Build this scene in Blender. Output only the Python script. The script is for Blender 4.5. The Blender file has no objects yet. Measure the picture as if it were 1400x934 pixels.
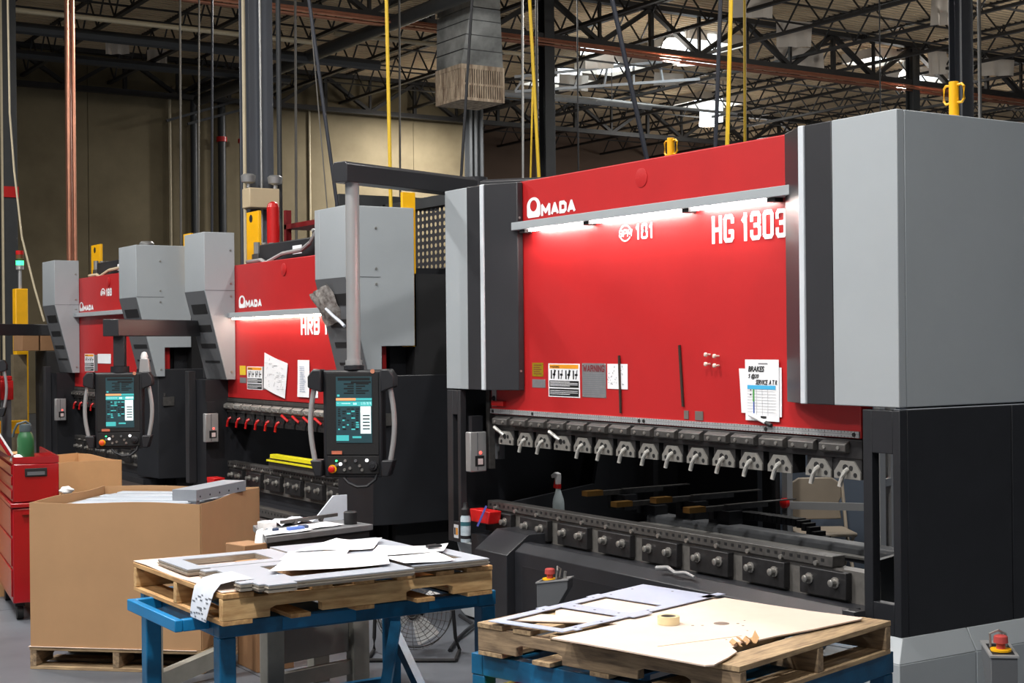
import bpy, bmesh, math, random
from mathutils import Vector, Matrix
random.seed(7)
S = bpy.context.scene
COL = S.collection
PI = math.pi

# ------------------------------------------------------------------ camera
YAW, ROLL = 0.569038663, -0.0101555
cam_d = bpy.data.cameras.new('camera')
cam = bpy.data.objects.new('camera', cam_d)
COL.objects.link(cam)
cam_d.sensor_width = 36.0
cam_d.lens = 1999.14 / 1400.0 * 36.0
cam_d.clip_start, cam_d.clip_end = 0.05, 400
_f = Vector((math.sin(YAW), math.cos(YAW), 0))
_r = Vector((math.cos(YAW), -math.sin(YAW), 0))
_u = Vector((0, 0, 1))
_R = math.cos(ROLL) * _r + math.sin(ROLL) * _u
_U = -math.sin(ROLL) * _r + math.cos(ROLL) * _u
cam.matrix_world = Matrix((( _R.x, _U.x, -_f.x, 0), (_R.y, _U.y, -_f.y, 0), (_R.z, _U.z, -_f.z, 1.8), (0, 0, 0, 1)))
S.camera = cam

# ------------------------------------------------------------------ world, exposure
S.view_settings.view_transform = 'Standard'
S.view_settings.look = 'None'
S.view_settings.gamma = 1.0
S.view_settings.use_curve_mapping = False
S.view_settings.exposure = -0.18
W = bpy.data.worlds.new('hall_air')
S.world = W
W.use_nodes = True
W.node_tree.nodes['Background'].inputs[0].default_value = (0.80, 0.88, 1.0, 1)
W.node_tree.nodes['Background'].inputs[1].default_value = 0.16

# high bay lamps of the hall: (x, y, z, power)
HALL_LAMPS = [(0.3, 1.6, 8.4, 620), (0.3, 7.2, 8.4, 620), (0.3, 13.0, 8.4, 520), (0.5, 19.0, 8.4, 420),
              (-5.5, 4.0, 8.4, 520), (-5.5, 11.0, 8.4, 420), (4.0, -3.0, 8.4, 120), (7.35, 6.4, 8.4, 360)]  # the last one is added behind the brakes to light their rear

# ------------------------------------------------------------------ materials
def lin(c):
    c = c / 255.0
    return c / 12.92 if c <= 0.04045 else ((c + 0.055) / 1.055) ** 2.4

def rgb(c):
    return (lin(c[0]), lin(c[1]), lin(c[2]), 1)

_mats = {}
def M(name, c, rough=0.5, metal=0.0, var=0.06, scale=6.0, bump=0.0, bscale=120.0, stretch=None, c2=None, coat=0.0, trans=0.0, alpha=1.0, detail=4.0):
    if name in _mats: return _mats[name]
    m = bpy.data.materials.new(name)
    m.use_nodes = True
    nt = m.node_tree; N = nt.nodes; L = nt.links
    b = N['Principled BSDF']
    b.inputs['Roughness'].default_value = rough
    b.inputs['Metallic'].default_value = metal
    if coat: b.inputs['Coat Weight'].default_value = coat; b.inputs['Coat Roughness'].default_value = 0.15
    if trans: b.inputs['Transmission Weight'].default_value = trans
    if alpha < 1: b.inputs['Alpha'].default_value = alpha
    tc = N.new('ShaderNodeTexCoord')
    mp = N.new('ShaderNodeMapping')
    if stretch: mp.inputs['Scale'].default_value = stretch
    L.new(tc.outputs['Object'], mp.inputs[0])
    nz = N.new('ShaderNodeTexNoise')
    nz.inputs['Scale'].default_value = scale; nz.inputs['Detail'].default_value = detail; nz.inputs['Roughness'].default_value = 0.6
    L.new(mp.outputs[0], nz.inputs['Vector'])
    cr = N.new('ShaderNodeValToRGB')
    a = rgb(c)
    lo = tuple(max(0, x * (1 - var)) for x in a[:3]) + (1,)
    hi = tuple(min(1, x * (1 + var)) for x in a[:3]) + (1,)
    if c2: lo = rgb(c2)
    cr.color_ramp.elements[0].position = 0.32; cr.color_ramp.elements[0].color = lo
    cr.color_ramp.elements[1].position = 0.68; cr.color_ramp.elements[1].color = hi
    L.new(nz.outputs[0], cr.inputs[0]); L.new(cr.outputs[0], b.inputs['Base Color'])
    if bump:
        n2 = N.new('ShaderNodeTexNoise'); n2.inputs['Scale'].default_value = bscale; n2.inputs['Detail'].default_value = 2
        L.new(mp.outputs[0], n2.inputs['Vector'])
        bp = N.new('ShaderNodeBump'); bp.inputs['Strength'].default_value = bump; bp.inputs['Distance'].default_value = 0.004
        L.new(n2.outputs[0], bp.inputs['Height']); L.new(bp.outputs[0], b.inputs['Normal'])
    _mats[name] = m
    return m

def EM(name, c, s):
    if name in _mats: return _mats[name]
    m = bpy.data.materials.new(name); m.use_nodes = True
    nt = m.node_tree
    b = nt.nodes['Principled BSDF']
    b.inputs['Base Color'].default_value = rgb(c)
    b.inputs['Emission Color'].default_value = rgb(c)
    b.inputs['Emission Strength'].default_value = s
    _mats[name] = m
    return m

RED = M('red_enamel', (180, 32, 34), 0.42, var=0.05, scale=2.5, bump=0.08, bscale=160)
REDCAB = M('red_cabinet_paint', (150, 10, 20), 0.22, var=0.05, coat=0.3)
GREY = M('grey_cover_paint', (158, 164, 168), 0.5, var=0.035, scale=1.5, bump=0.06, bscale=220)
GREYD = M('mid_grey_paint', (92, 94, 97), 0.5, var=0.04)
CHAR = M('charcoal_paint', (47, 47, 50), 0.36, var=0.06, scale=3, bump=0.08, bscale=220)
BLACK = M('black_machine_paint', (29, 30, 34), 0.45, var=0.12, scale=5, bump=0.06, bscale=180)
BLACKM = M('matte_black', (18, 18, 20), 0.7, var=0.15)
DARKBED = M('dark_bed_paint', (38, 39, 43), 0.38, var=0.14, scale=8, bump=0.1, bscale=90)
WHITEP = M('white_stripe_paint', (200, 206, 212), 0.45, var=0.02)
PRINTW = M('white_print', (235, 236, 238), 0.5, var=0.01)
STEEL = M('brushed_steel', (150, 148, 144), 0.38, 0.45, var=0.12, scale=20)
STEELD = M('tool_steel', (84, 82, 80), 0.42, 0.4, var=0.2, scale=30)
PLATED = M('oiled_plate', (52, 51, 52), 0.42, 0.5, var=0.2, scale=25)
CHROME = M('bright_bolt', (168, 165, 160), 0.28, 0.7, var=0.05)
ALU = M('anodised_aluminium', (178, 178, 178), 0.42, 0.55, var=0.04, scale=3)
SCALEM = M('scale_aluminium', (176, 178, 180), 0.5, 0.35, var=0.06, scale=14)
INK = M('black_ink', (22, 22, 24), 0.6, var=0.02)
GREYINK = M('grey_ink', (120, 124, 130), 0.6, var=0.05)
ORANGE = M('orange_print', (238, 158, 40), 0.5, var=0.03)
YELLOW = M('yellow_paint', (240, 178, 12), 0.4, var=0.06)
YELLOWL = M('yellow_sticker', (226, 196, 40), 0.5, var=0.08, scale=60)
OLIVE = M('gold_sticker', (160, 138, 20), 0.4, 0.3, var=0.15, scale=60)
PLACARD = M('grey_placard', (140, 140, 142), 0.45, 0.4, var=0.08, scale=30)
PAPER = M('white_paper', (238, 239, 242), 0.75, var=0.015, scale=12)
BLUEP = M('blue_print', (70, 178, 226), 0.6, var=0.03)
GREENP = M('green_print', (70, 160, 70), 0.6, var=0.05)
DBLUEP = M('dark_blue_print', (50, 90, 170), 0.6, var=0.05)
MAROON = M('maroon_print', (120, 40, 48), 0.6, var=0.05)
CARD = M('kraft_cardboard', (172, 134, 96), 0.8, var=0.05, scale=3, bump=0.05, bscale=60)
CARDL = M('pale_cardboard', (220, 198, 182), 0.8, var=0.045, scale=5)
CARDE = M('cardboard_edge', (168, 128, 86), 0.85, var=0.1, scale=40)
BLUE = M('blue_table_paint', (12, 96, 138), 0.38, var=0.16, scale=5, c2=(8, 64, 96), bump=0.08, bscale=80)
WOODL = M('new_pallet_wood', (216, 180, 128), 0.75, var=0.1, scale=5, stretch=(1.0, 7, 7), c2=(168, 126, 78), bump=0.15, bscale=40)
WOODLY = M('new_pallet_wood_cross', (200, 160, 108), 0.75, var=0.1, scale=5, stretch=(7, 1.0, 7), c2=(158, 116, 72), bump=0.15, bscale=40)
WOODG = M('weathered_pallet_wood', (160, 136, 106), 0.8, var=0.12, scale=6, stretch=(1.0, 8, 8), c2=(104, 86, 68), bump=0.2, bscale=40)
WOODGY = M('weathered_pallet_wood_cross', (178, 152, 116), 0.8, var=0.12, scale=6, stretch=(8, 1.0, 8), c2=(124, 102, 78), bump=0.2, bscale=40)
SHEETM = M('galvanised_sheet', (172, 178, 188), 0.42, 0.15, var=0.05, scale=4)
SHEETE = M('sheared_sheet_edges', (164, 156, 144), 0.45, 0.3, var=0.2, scale=60, stretch=(0.3, 0.3, 8))
FLOORM = M('sealed_concrete', (92, 96, 102), 0.42, var=0.12, scale=1.2, c2=(78, 81, 87), bump=0.03, bscale=30)
WALLM = M('tilt_up_concrete', (128, 116, 90), 0.85, var=0.14, scale=0.5, c2=(108, 96, 72), bump=0.06, bscale=20, detail=8)
WALLB = M('brown_far_wall', (104, 84, 70), 0.85, var=0.12, scale=0.4)
DECKM = M('ceiling_insulation', (208, 186, 154), 0.8, var=0.08, scale=0.7)
TRUSS = M('dark_truss_paint', (44, 42, 41), 0.55, var=0.1)
COLM = M('grey_column_paint', (92, 96, 104), 0.42, var=0.06, scale=2)
COLD = M('dark_column_paint', (56, 58, 60), 0.45, var=0.08)
COPPER = M('copper_pipe', (196, 134, 108), 0.32, 0.55, var=0.14, scale=3)
CONDUIT = M('beige_conduit', (204, 190, 160), 0.5, var=0.06)
GALV = M('galvanised_pipe', (170, 170, 168), 0.35, 0.7, var=0.1)
DUCT = M('galvanised_duct', (186, 188, 186), 0.34, 0.2, var=0.2, scale=1.4, c2=(120, 122, 120))
GRILLE = M('dusty_grille', (204, 186, 162), 0.75, var=0.2, scale=3, stretch=(3, 3, 0.6), c2=(128, 106, 88))
CABLEB = M('black_cable', (22, 23, 28), 0.5, var=0.05)
CABLEN = M('navy_hose', (28, 32, 44), 0.5, var=0.06)
CABLEY = M('yellow_hose', (226, 186, 40), 0.45, var=0.06)
CABLEG = M('grey_cable', (96, 92, 86), 0.5, var=0.08)
FABRIC = M('white_curtain_fabric', (214, 206, 196), 0.8, var=0.05, scale=2, bump=0.3, bscale=3)
GREENB = M('green_bottle', (34, 92, 52), 0.4, var=0.04)
RAGM = M('white_rag', (232, 232, 232), 0.85, var=0.03)
REDPL = M('red_plastic', (200, 26, 26), 0.35, var=0.05)
CLEARB = M('translucent_bottle', (196, 208, 210), 0.3, var=0.04)
TAPEM = M('clear_tape', (226, 210, 166), 0.3, var=0.05)
TAPEC = M('tape_core', (120, 112, 104), 0.7, var=0.05)
STEELLEG = M('grey_steel_legs', (128, 126, 118), 0.5, var=0.12, scale=8)
CHAIRM = M('beige_chair_plastic', (150, 138, 122), 0.55, var=0.05)
BROWN = M('brown_cardboard', (150, 112, 78), 0.8, var=0.06)
PLASTIC = M('clear_sleeve', (206, 212, 222), 0.3, var=0.05, scale=20)
GLASSD = M('smoked_glass', (30, 24, 22), 0.12, var=0.1)
PERFM = M('dark_perforated_sheet', (46, 46, 50), 0.5, var=0.08)
REDFR = M('dark_red_shelving', (120, 22, 26), 0.5, var=0.1)
BEIGE = M('beige_enclosure', (214, 194, 160), 0.5, var=0.04)
LED = EM('led_tube', (255, 246, 238), 66.0)
LAMPG = EM('lamp_glow', (255, 250, 240), 7.0)
SKY = EM('skylight_glow', (236, 246, 250), 3.2)  # also makes the curtains beside the skylights glow by themselves
SCR_D = EM('screen_dark', (26, 52, 58), 0.9)
SCR_T = EM('screen_teal', (60, 160, 160), 0.9)
SCR_W = EM('screen_white', (214, 236, 236), 1.0)
SCR_O = EM('screen_orange', (236, 150, 100), 1.0)
SCR_K = EM('screen_black', (8, 14, 16), 0.5)
LEDW = EM('white_button_light', (255, 255, 255), 4.0)
LEDG = EM('green_lamp', (60, 255, 140), 3.0)
LEDR = EM('red_pilot_light', (255, 90, 80), 2.0)

# ------------------------------------------------------------------ mesh helpers
OFF = {}

class MB:
    def __init__(s):
        s.v = []; s.f = []; s.m = []; s.cur = 0
    def add(s, vs, fs):
        o = len(s.v)
        s.v += [tuple(p) for p in vs]
        s.f += [tuple(i + o for i in f) for f in fs]
        s.m += [s.cur] * len(fs)
        return s
    def box(s, x0, x1, y0, y1, z0, z1):
        return s.add([(x0,y0,z0),(x1,y0,z0),(x1,y1,z0),(x0,y1,z0),(x0,y0,z1),(x1,y0,z1),(x1,y1,z1),(x0,y1,z1)],
                     [(0,3,2,1),(4,5,6,7),(0,1,5,4),(1,2,6,5),(2,3,7,6),(3,0,4,7)])
    def prism(s, poly, ax, a0, a1, poly2=None):
        n = len(poly); p2 = poly2 or poly
        def P(p, a):
            if ax == 'z': return (p[0], p[1], a)
            if ax == 'y': return (p[0], a, p[1])
            return (a, p[0], p[1])
        vs = [P(p, a0) for p in poly] + [P(p, a1) for p in p2]
        fs = [tuple(range(n))[::-1], tuple(range(n, 2*n))] + [(i, (i+1) % n, (i+1) % n + n, i + n) for i in range(n)]
        return s.add(vs, fs)
    def bar(s, p0, p1, w, h=None, up=(0,0,1)):
        h = h or w
        p0 = Vector(p0); p1 = Vector(p1); d = (p1 - p0)
        if d.length < 1e-6: return s
        d.normalize(); up = Vector(up)
        if abs(d.dot(up)) > 0.98: up = Vector((1,0,0))
        a = d.cross(up).normalized() * (w/2); b = a.cross(d).normalized() * (h/2)
        vs = [p + i*a + j*b for p in (p0, p1) for i, j in ((-1,-1),(1,-1),(1,1),(-1,1))]
        return s.add(vs, [(0,1,2,3),(7,6,5,4),(0,4,5,1),(1,5,6,2),(2,6,7,3),(3,7,4,0)])
    def tube(s, pts, r, n=8, caps=True, r1=None):
        pts = [Vector(p) for p in pts]; k = len(pts); vs = []
        ref = None
        for i, p in enumerate(pts):
            d = (pts[min(i+1, k-1)] - pts[max(i-1, 0)]).normalized()
            if ref is None:
                ref = Vector((0,0,1)) if abs(d.z) < 0.9 else Vector((1,0,0))
            a = d.cross(ref)
            if a.length < 1e-4: a = d.cross(Vector((0,1,0)))
            a.normalize(); b = d.cross(a).normalized(); ref = -b if False else ref
            rr = r if r1 is None else r + (r1 - r) * i / (k - 1)
            vs += [p + rr * (math.cos(2*PI*j/n) * a + math.sin(2*PI*j/n) * b) for j in range(n)]
        fs = [(i*n + j, i*n + (j+1) % n, (i+1)*n + (j+1) % n, (i+1)*n + j) for i in range(k-1) for j in range(n)]
        if caps: fs += [tuple(range(n))[::-1], tuple(range((k-1)*n, k*n))]
        return s.add(vs, fs)
    def cyl(s, p0, p1, r, n=14, r1=None):
        return s.tube([p0, p1], r, n, True, r1)
    def lathe(s, c, prof, n=24, ax='z', closed=False):
        vs = []
        for (r, h) in prof:
            for j in range(n):
                a = 2*PI*j/n; u = r*math.cos(a); w = r*math.sin(a)
                if ax == 'z': q = (c[0]+u, c[1]+w, c[2]+h)
                elif ax == 'x': q = (c[0]+h, c[1]+u, c[2]+w)
                else: q = (c[0]+u, c[1]+h, c[2]+w)
                vs.append(q)
        k = len(prof)
        fs = [(i*n+j, i*n+(j+1) % n, (i+1)*n+(j+1) % n, (i+1)*n+j) for i in range(k-1) for j in range(n)]
        if closed: fs += [((k-1)*n+j, (k-1)*n+(j+1) % n, (j+1) % n, j) for j in range(n)]
        else: fs += [tuple(range(n))[::-1], tuple(range((k-1)*n, k*n))]
        return s.add(vs, fs)
    def sheet(s, c00, c10, c11, c01, nx=8, ny=8, fn=None, t=0.001):
        c00, c10, c11, c01 = map(Vector, (c00, c10, c11, c01)); vs = []
        for side in (0, 1):
            for j in range(ny+1):
                for i in range(nx+1):
                    a, b = i/nx, j/ny
                    p = c00*(1-a)*(1-b) + c10*a*(1-b) + c11*a*b + c01*(1-a)*b
                    if fn: p = p + Vector(fn(a, b))
                    nrm = (c10-c00).cross(c01-c00).normalized()
                    vs.append(p + nrm*(t if side else 0))
        n1 = (nx+1)*(ny+1); fs = []
        for j in range(ny):
            for i in range(nx):
                q = (j*(nx+1)+i, j*(nx+1)+i+1, (j+1)*(nx+1)+i+1, (j+1)*(nx+1)+i)
                fs.append(tuple(k+n1 for k in q)); fs.append(q[::-1])
        rim = [i for i in range(nx)] + [j*(nx+1)+nx for j in range(ny)] + [ny*(nx+1)+i for i in range(nx, 0, -1)] + [j*(nx+1) for j in range(ny, 0, -1)]
        for i in range(len(rim)):
            a, b = rim[i], rim[(i+1) % len(rim)]
            fs.append((a, b, b+n1, a+n1))
        return s.add(vs, fs)
    def mesh(s, name, mats, off=(0,0,0), recalc=True):
        me = bpy.data.meshes.new(name)
        ox, oy, oz = off
        me.from_pydata([(x-ox, y-oy, z-oz) for x, y, z in s.v], [], s.f)
        if not isinstance(mats, (list, tuple)): mats = [mats]
        for m in mats: me.materials.append(m)
        if len(mats) > 1: me.polygons.foreach_set('material_index', s.m)
        if recalc:
            bm = bmesh.new(); bm.from_mesh(me)
            bmesh.ops.recalc_face_normals(bm, faces=bm.faces)
            bm.to_mesh(me); bm.free()
        me.polygons.foreach_set('use_smooth', [True]*len(me.polygons))
        me.set_sharp_from_angle(angle=0.6)
        return me
    def build(s, name, mats, parent=None, bevel=0.0, off=None, segs=2):
        if off is None: off = OFF.get(parent.name, (0,0,0)) if parent else (0,0,0)
        o = bpy.data.objects.new(name, s.mesh(name, mats, off))
        COL.objects.link(o)
        if parent:
            o.parent = parent
            OFF[o.name] = off
        if bevel:
            b = o.modifiers.new('bevel', 'BEVEL'); b.width = bevel; b.segments = segs; b.limit_method = 'ANGLE'; b.angle_limit = 0.6
        return o

def B(x0, x1, y0, y1, z0, z1): return MB().box(x0, x1, y0, y1, z0, z1)

def empty(name, loc, label, cat, group=None, rz=0.0, world=True):
    o = bpy.data.objects.new(name, None); COL.objects.link(o)
    o.location = loc; o.rotation_euler = (0, 0, rz); o.empty_display_size = 0.1
    OFF[o.name] = tuple(loc) if world and not rz else (0, 0, 0)
    return tag(o, label, cat, group)

def tag(o, label, cat, group=None):
    o['label'] = label; o['category'] = cat; o['kind'] = 'thing'
    if group: o['group'] = group
    return o

def struct(o):
    o['kind'] = 'structure'; return o

def copy_tree(o, parent=None):
    c = o.copy(); COL.objects.link(c)
    if parent: c.parent = parent
    for ch in list(o.children): copy_tree(ch, c)
    return c

def text_mb(body, x, y0, z0, w, h, bold=0.02, shear=0.0, mb=None, d=0.0012, space=1.0):
    """flat lettering on a plane facing -X; (y0, z0) is its lower left corner, text runs towards -Y"""
    cu = bpy.data.curves.new('lettering', 'FONT'); cu.body = body; cu.offset = bold; cu.extrude = 0.01; cu.shear = shear; cu.resolution_u = 3
    cu.space_character = space
    o = bpy.data.objects.new('lettering', cu); COL.objects.link(o)
    bpy.context.view_layer.update()
    me = bpy.data.meshes.new_from_object(o.evaluated_get(bpy.context.evaluated_depsgraph_get()))
    bpy.data.objects.remove(o); bpy.data.curves.remove(cu)
    xs = [v.co.x for v in me.vertices]; ys = [v.co.y for v in me.vertices]
    ax, bx, ay, by = min(xs), max(xs), min(ys), max(ys)
    vs = [(x - (0 if v.co.z < 0 else d), y0 - (v.co.x-ax)/(bx-ax)*w, z0 + (v.co.y-ay)/(by-ay)*h) for v in me.vertices]
    mb = mb or MB(); mb.add(vs, [tuple(p.vertices) for p in me.polygons])
    bpy.data.meshes.remove(me)
    return mb

GLYPH = {
 'H': [[(0,0),(0,1)], [(1,0),(1,1)], [(0,.5),(1,.5)]],
 'G': [[(1,.80),(1,.9),(.85,1),(.15,1),(0,.9),(0,.1),(.15,0),(.85,0),(1,.1),(1,.36),(.66,.36)]],
 '1': [[(.62,0),(.62,1)], [(.62,.93),(.1,.80)]],
 '3': [[(0,.78),(0,.9),(.15,1),(.85,1),(1,.9),(1,.62),(.82,.52),(.45,.52)], [(.82,.52),(1,.42),(1,.1),(.85,0),(.15,0),(0,.1),(0,.24)]],
 '0': [[(0,.1),(0,.9),(.15,1),(.85,1),(1,.9),(1,.1),(.85,0),(.15,0),(0,.1)]],
 '8': [[(0,.08),(0,.40),(.22,.52),(.78,.52),(1,.40),(1,.08),(.85,0),(.15,0),(0,.08)], [(.08,.64),(.08,.92),(.22,1),(.78,1),(.92,.92),(.92,.64),(.78,.52),(.22,.52),(.08,.64)]],
 '9': [[(0,.55),(0,.9),(.15,1),(.85,1),(1,.9),(1,.1),(.85,0),(.15,0),(0,.1),(0,.2)], [(0,.55),(.15,.45),(1,.45)]],
 'S': [[(1,.76),(1,.9),(.85,1),(.15,1),(0,.9),(0,.64),(.15,.54),(.85,.46),(1,.36),(1,.1),(.85,0),(.15,0),(0,.1),(0,.24)]],
 'P': [[(0,0),(0,1),(.85,1),(1,.9),(1,.56),(.85,.46),(0,.46)]],
 'R': [[(0,0),(0,1),(.85,1),(1,.9),(1,.62),(.85,.52),(0,.52)], [(.42,.52),(1,0)]],
 'B': [[(0,0),(0,1),(.8,1),(.95,.9),(.95,.62),(.8,.52),(0,.52)], [(.8,.52),(1,.42),(1,.1),(.85,0),(0,0)]],
 'M': [[(0,0),(0,1),(.5,.25),(1,1),(1,0)]],
 'A': [[(0,0),(.5,1),(1,0)], [(.2,.26),(.8,.26)]],
 'D': [[(0,0),(0,1),(.7,1),(1,.78),(1,.22),(.7,0),(0,0)]],
 'W': [[(0,1),(.25,0),(.5,.8),(.75,0),(1,1)]],
 'N': [[(0,0),(0,1),(1,0),(1,1)]],
 'I': [[(.5,0),(.5,1)]],
}
GWID = {'1': .66, 'I': .3, 'M': 1.3, 'W': 1.4, ' ': .38}
def block_text(body, x, yl, z0, w, h, tf=.34, gap=.2, mb=None, d=0.0012, shear=0.0):
    """heavy stencil-cut capitals on a plane facing -X, lower left corner (yl, z0), overall size w x h"""
    mb = mb or MB()
    lay = 0; tot = sum(GWID.get(c, 1.0) for c in body) + gap*(len(body)-1)
    u = w/tot; t = tf*u; pos = 0.0
    for c in body:
        gw = GWID.get(c, 1.0)*u
        for pl in GLYPH.get(c, []):
            P = [(pos + t/2 + a*(gw-t), t/2 + b*(h-t)) for a, b in pl]
            for k in range(len(P)-1):
                (ax, az), (bx, bz) = P[k], P[k+1]
                l = math.hypot(bx-ax, bz-az)
                if l < 1e-9: continue
                dx, dz = (bx-ax)/l, (bz-az)/l
                e0 = t/2 if k == 0 else t*.28; e1 = t/2 if k == len(P)-2 else t*.28
                q = [(ax-dx*e0-dz*t/2, az-dz*e0+dx*t/2), (ax-dx*e0+dz*t/2, az-dz*e0-dx*t/2), (bx+dx*e1+dz*t/2, bz+dz*e1-dx*t/2), (bx+dx*e1-dz*t/2, bz+dz*e1+dx*t/2)]
                lay += 1
                mb.add([(x-d-.00012*(lay % 12), yl-(px_+shear*pz_), z0+max(0, min(h, pz_))) for px_, pz_ in q], [(0, 1, 2, 3)])
        pos += gw+gap*u
    return mb

def arch_logo(mb, x, yl, yr, z0, z1, d=0.0015):
    """the arched initial of the builder's wordmark: a ring with a flat foot"""
    cy, cz = (yl+yr)/2, z0+(z1-z0)*0.58; a = abs(yl-yr)/2; h = z1-cz
    out = []; inn = []; n = 28
    for i in range(n):
        t = 2*PI*i/n; c, s_ = math.cos(t), math.sin(t)
        if s_ >= 0: out.append((cy + a*c*-1, cz + h*s_))
        else:
            k = 1/max(abs(c), abs(s_)); out.append((cy - a*max(-1, min(1, c*k)), cz + (cz-z0)*s_*min(k, 1.42)/1.0 if abs(s_) < 0.7 else z0))
        inn.append((cy - a*0.52*c, cz + (h*0.66)*s_))
    vs = [(x-d, p[0], p[1]) for p in out] + [(x-d, p[0], p[1]) for p in inn]
    mb.add(vs, [(i, (i+1) % n, (i+1) % n + n, i+n) for i in range(n)])

def wordmark(x, yl, yr, z0, z1, parent):
    w = abs(yl-yr); mb = MB()
    arch_logo(mb, x, yl, yl-w*0.285, z0, z1)
    block_text('MADA', x, yl-w*0.30, z0+(z1-z0)*0.02, w*0.70, (z1-z0)*0.60, .30, .10, mb)
    return mb.build('lettering', PRINTW, parent)

# ------------------------------------------------------------------ the hall
floor = struct(MB().box(-14, 82, -12, 62, -0.3, -0.012).build('floor', FLOORM))
slab_meshes = {}
for i in range(5):
    for j in range(6):
        x0, y0 = -4.1 + i*3.6, -1.4 + j*3.9
        if (0) not in slab_meshes:
            slab_meshes[0] = B(0, 3.592, 0, 3.892, -0.012, 0.0).mesh('slab', FLOORM)
        o = bpy.data.objects.new('slab', slab_meshes[0]); COL.objects.link(o); o.parent = floor; o.location = (x0, y0, 0)

wall = struct(MB().box(-14, 24.16, 40.03, 40.3, 0, 9.9).build('wall_back', WALLM))
for a, b in ((-14, -8.4), (-8.38, 1.72), (1.74, 11.84), (11.86, 22.0), (22.02, 24.16)):
    B(a, b, 40.0, 40.03, 0, 9.9).build('wall_panel', WALLM, wall, off=(0,0,0))
struct(MB().box(24.16, 82, 46, 46.3, 0, 9.9).build('wall_far', WALLB))
struct(MB().box(24.0, 24.16, 40.3, 46, 0, 9.9).build('wall_return', WALLB))

ceiling = struct(MB().box(-14, 82, -12, 62, 9.9, 10.05).build('ceiling', DECKM))
OFF['ceiling'] = (0,0,0)
# open web joists running along the hall (one mesh, copied)
jm = MB()
for z in (9.02, 9.82):
    jm.box(-0.055, 0.055, 18.0, 46, z, z+0.07)
n = 44
for k in range(n):
    y0 = 18.2 + k*(27.6/n); y1 = y0 + 27.6/n
    za, zb = (9.08, 9.84) if k % 2 == 0 else (9.84, 9.08)
    jm.bar((0, y0, za), (0, y1, zb), 0.032)
jme = jm.mesh('roof_joist', TRUSS)
for k in range(36):
    o = bpy.data.objects.new('roof_joist', jme); COL.objects.link(o); o.parent = ceiling; o.location = (-4 + k*2.35, 0, 0)
# bridging lines across the joists
br = MB()
for y in (21.5, 25.0, 31.0, 34.3, 37.2, 43):
    br.box(-6, 81, y-0.02, y+0.02, 9.1, 9.14); br.box(-6, 81, y+0.5, y+0.54, 9.70, 9.74)
bme = br.build('bridging', TRUSS, ceiling)
# corrugated deck ribs
dr = MB()
for k in range(150):
    y = 18 + k*0.19
    dr.box(-8, 81, y, y+0.09, 9.86, 9.9)
dr.build('deck_rib', DECKM, ceiling)
# deep girders across the hall
gm = MB()
gm.box(-8, 80, -0.11, 0.11, 9.74, 9.86); gm.box(-8, 80, -0.11, 0.11, 8.70, 8.84)
x = 6.7 - 12.1
while x < 79:
    for q in range(4):
        a = x + q*3.025
        gm.bar((a, 0, 9.76), (a+1.5125, 0, 8.80), 0.14, 0.10); gm.bar((a+1.5125, 0, 8.80), (a+3.025, 0, 9.76), 0.14, 0.10)
        gm.bar((a+1.5125, 0, 8.8), (a+1.5125, 0, 9.8), 0.07)
        gm.bar((a+0.02, 0, 8.8), (a+0.02, 0, 9.8), 0.10)
    x += 12.1
gme = gm.mesh('roof_girder', TRUSS)
for y in (27.8, 39.6):
    o = bpy.data.objects.new('roof_girder', gme); COL.objects.link(o); o.parent = ceiling; o.location = (0, y, 0)
# skylights set in the deck
for x, y, sx, sy in ((25.3, 30.2, 2.0, 1.6), (25.3, 33.9, 1.6, 1.6), (25.0, 36.4, 1.6, 1.6), (31.7, 37.4, 1.8, 1.6), (34.6, 30.9, 1.6, 1.6), (31.0, 29.3, 1.2, 1.2), (46, 34, 2, 2)):
    MB().box(x-sx/2, x+sx/2, y-sy/2, y+sy/2, 9.78, 9.84).build('skylight_panel', SKY, ceiling)
    m = MB()
    for a, b, c_, d in ((x-sx/2-.06, x-sx/2, y-sy/2, y+sy/2), (x+sx/2, x+sx/2+.06, y-sy/2, y+sy/2), (x-sx/2, x+sx/2, y-sy/2-.06, y-sy/2), (x-sx/2, x+sx/2, y+sy/2, y+sy/2+.06)):
        m.box(a, b, c_, d, 9.6, 9.86)
    m.build('skylight_curb', FABRIC, ceiling)

# curtains around the skylights, their backlight put in as emission of the fabric
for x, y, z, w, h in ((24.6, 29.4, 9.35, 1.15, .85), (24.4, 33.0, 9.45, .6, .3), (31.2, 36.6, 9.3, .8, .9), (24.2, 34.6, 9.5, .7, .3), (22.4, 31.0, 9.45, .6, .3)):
    o = MB().sheet((x-w/2, y+.1, z-h/2-.05), (x+w/2, y-.1, z-h/2+.05), (x+w/2, y-.1, z+h/2), (x-w/2, y+.1, z+h/2), 6, 4, lambda a, b: (0, .03*math.sin(a*12), 0), .006).build('glowing_curtain', SKY, ceiling)
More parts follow.
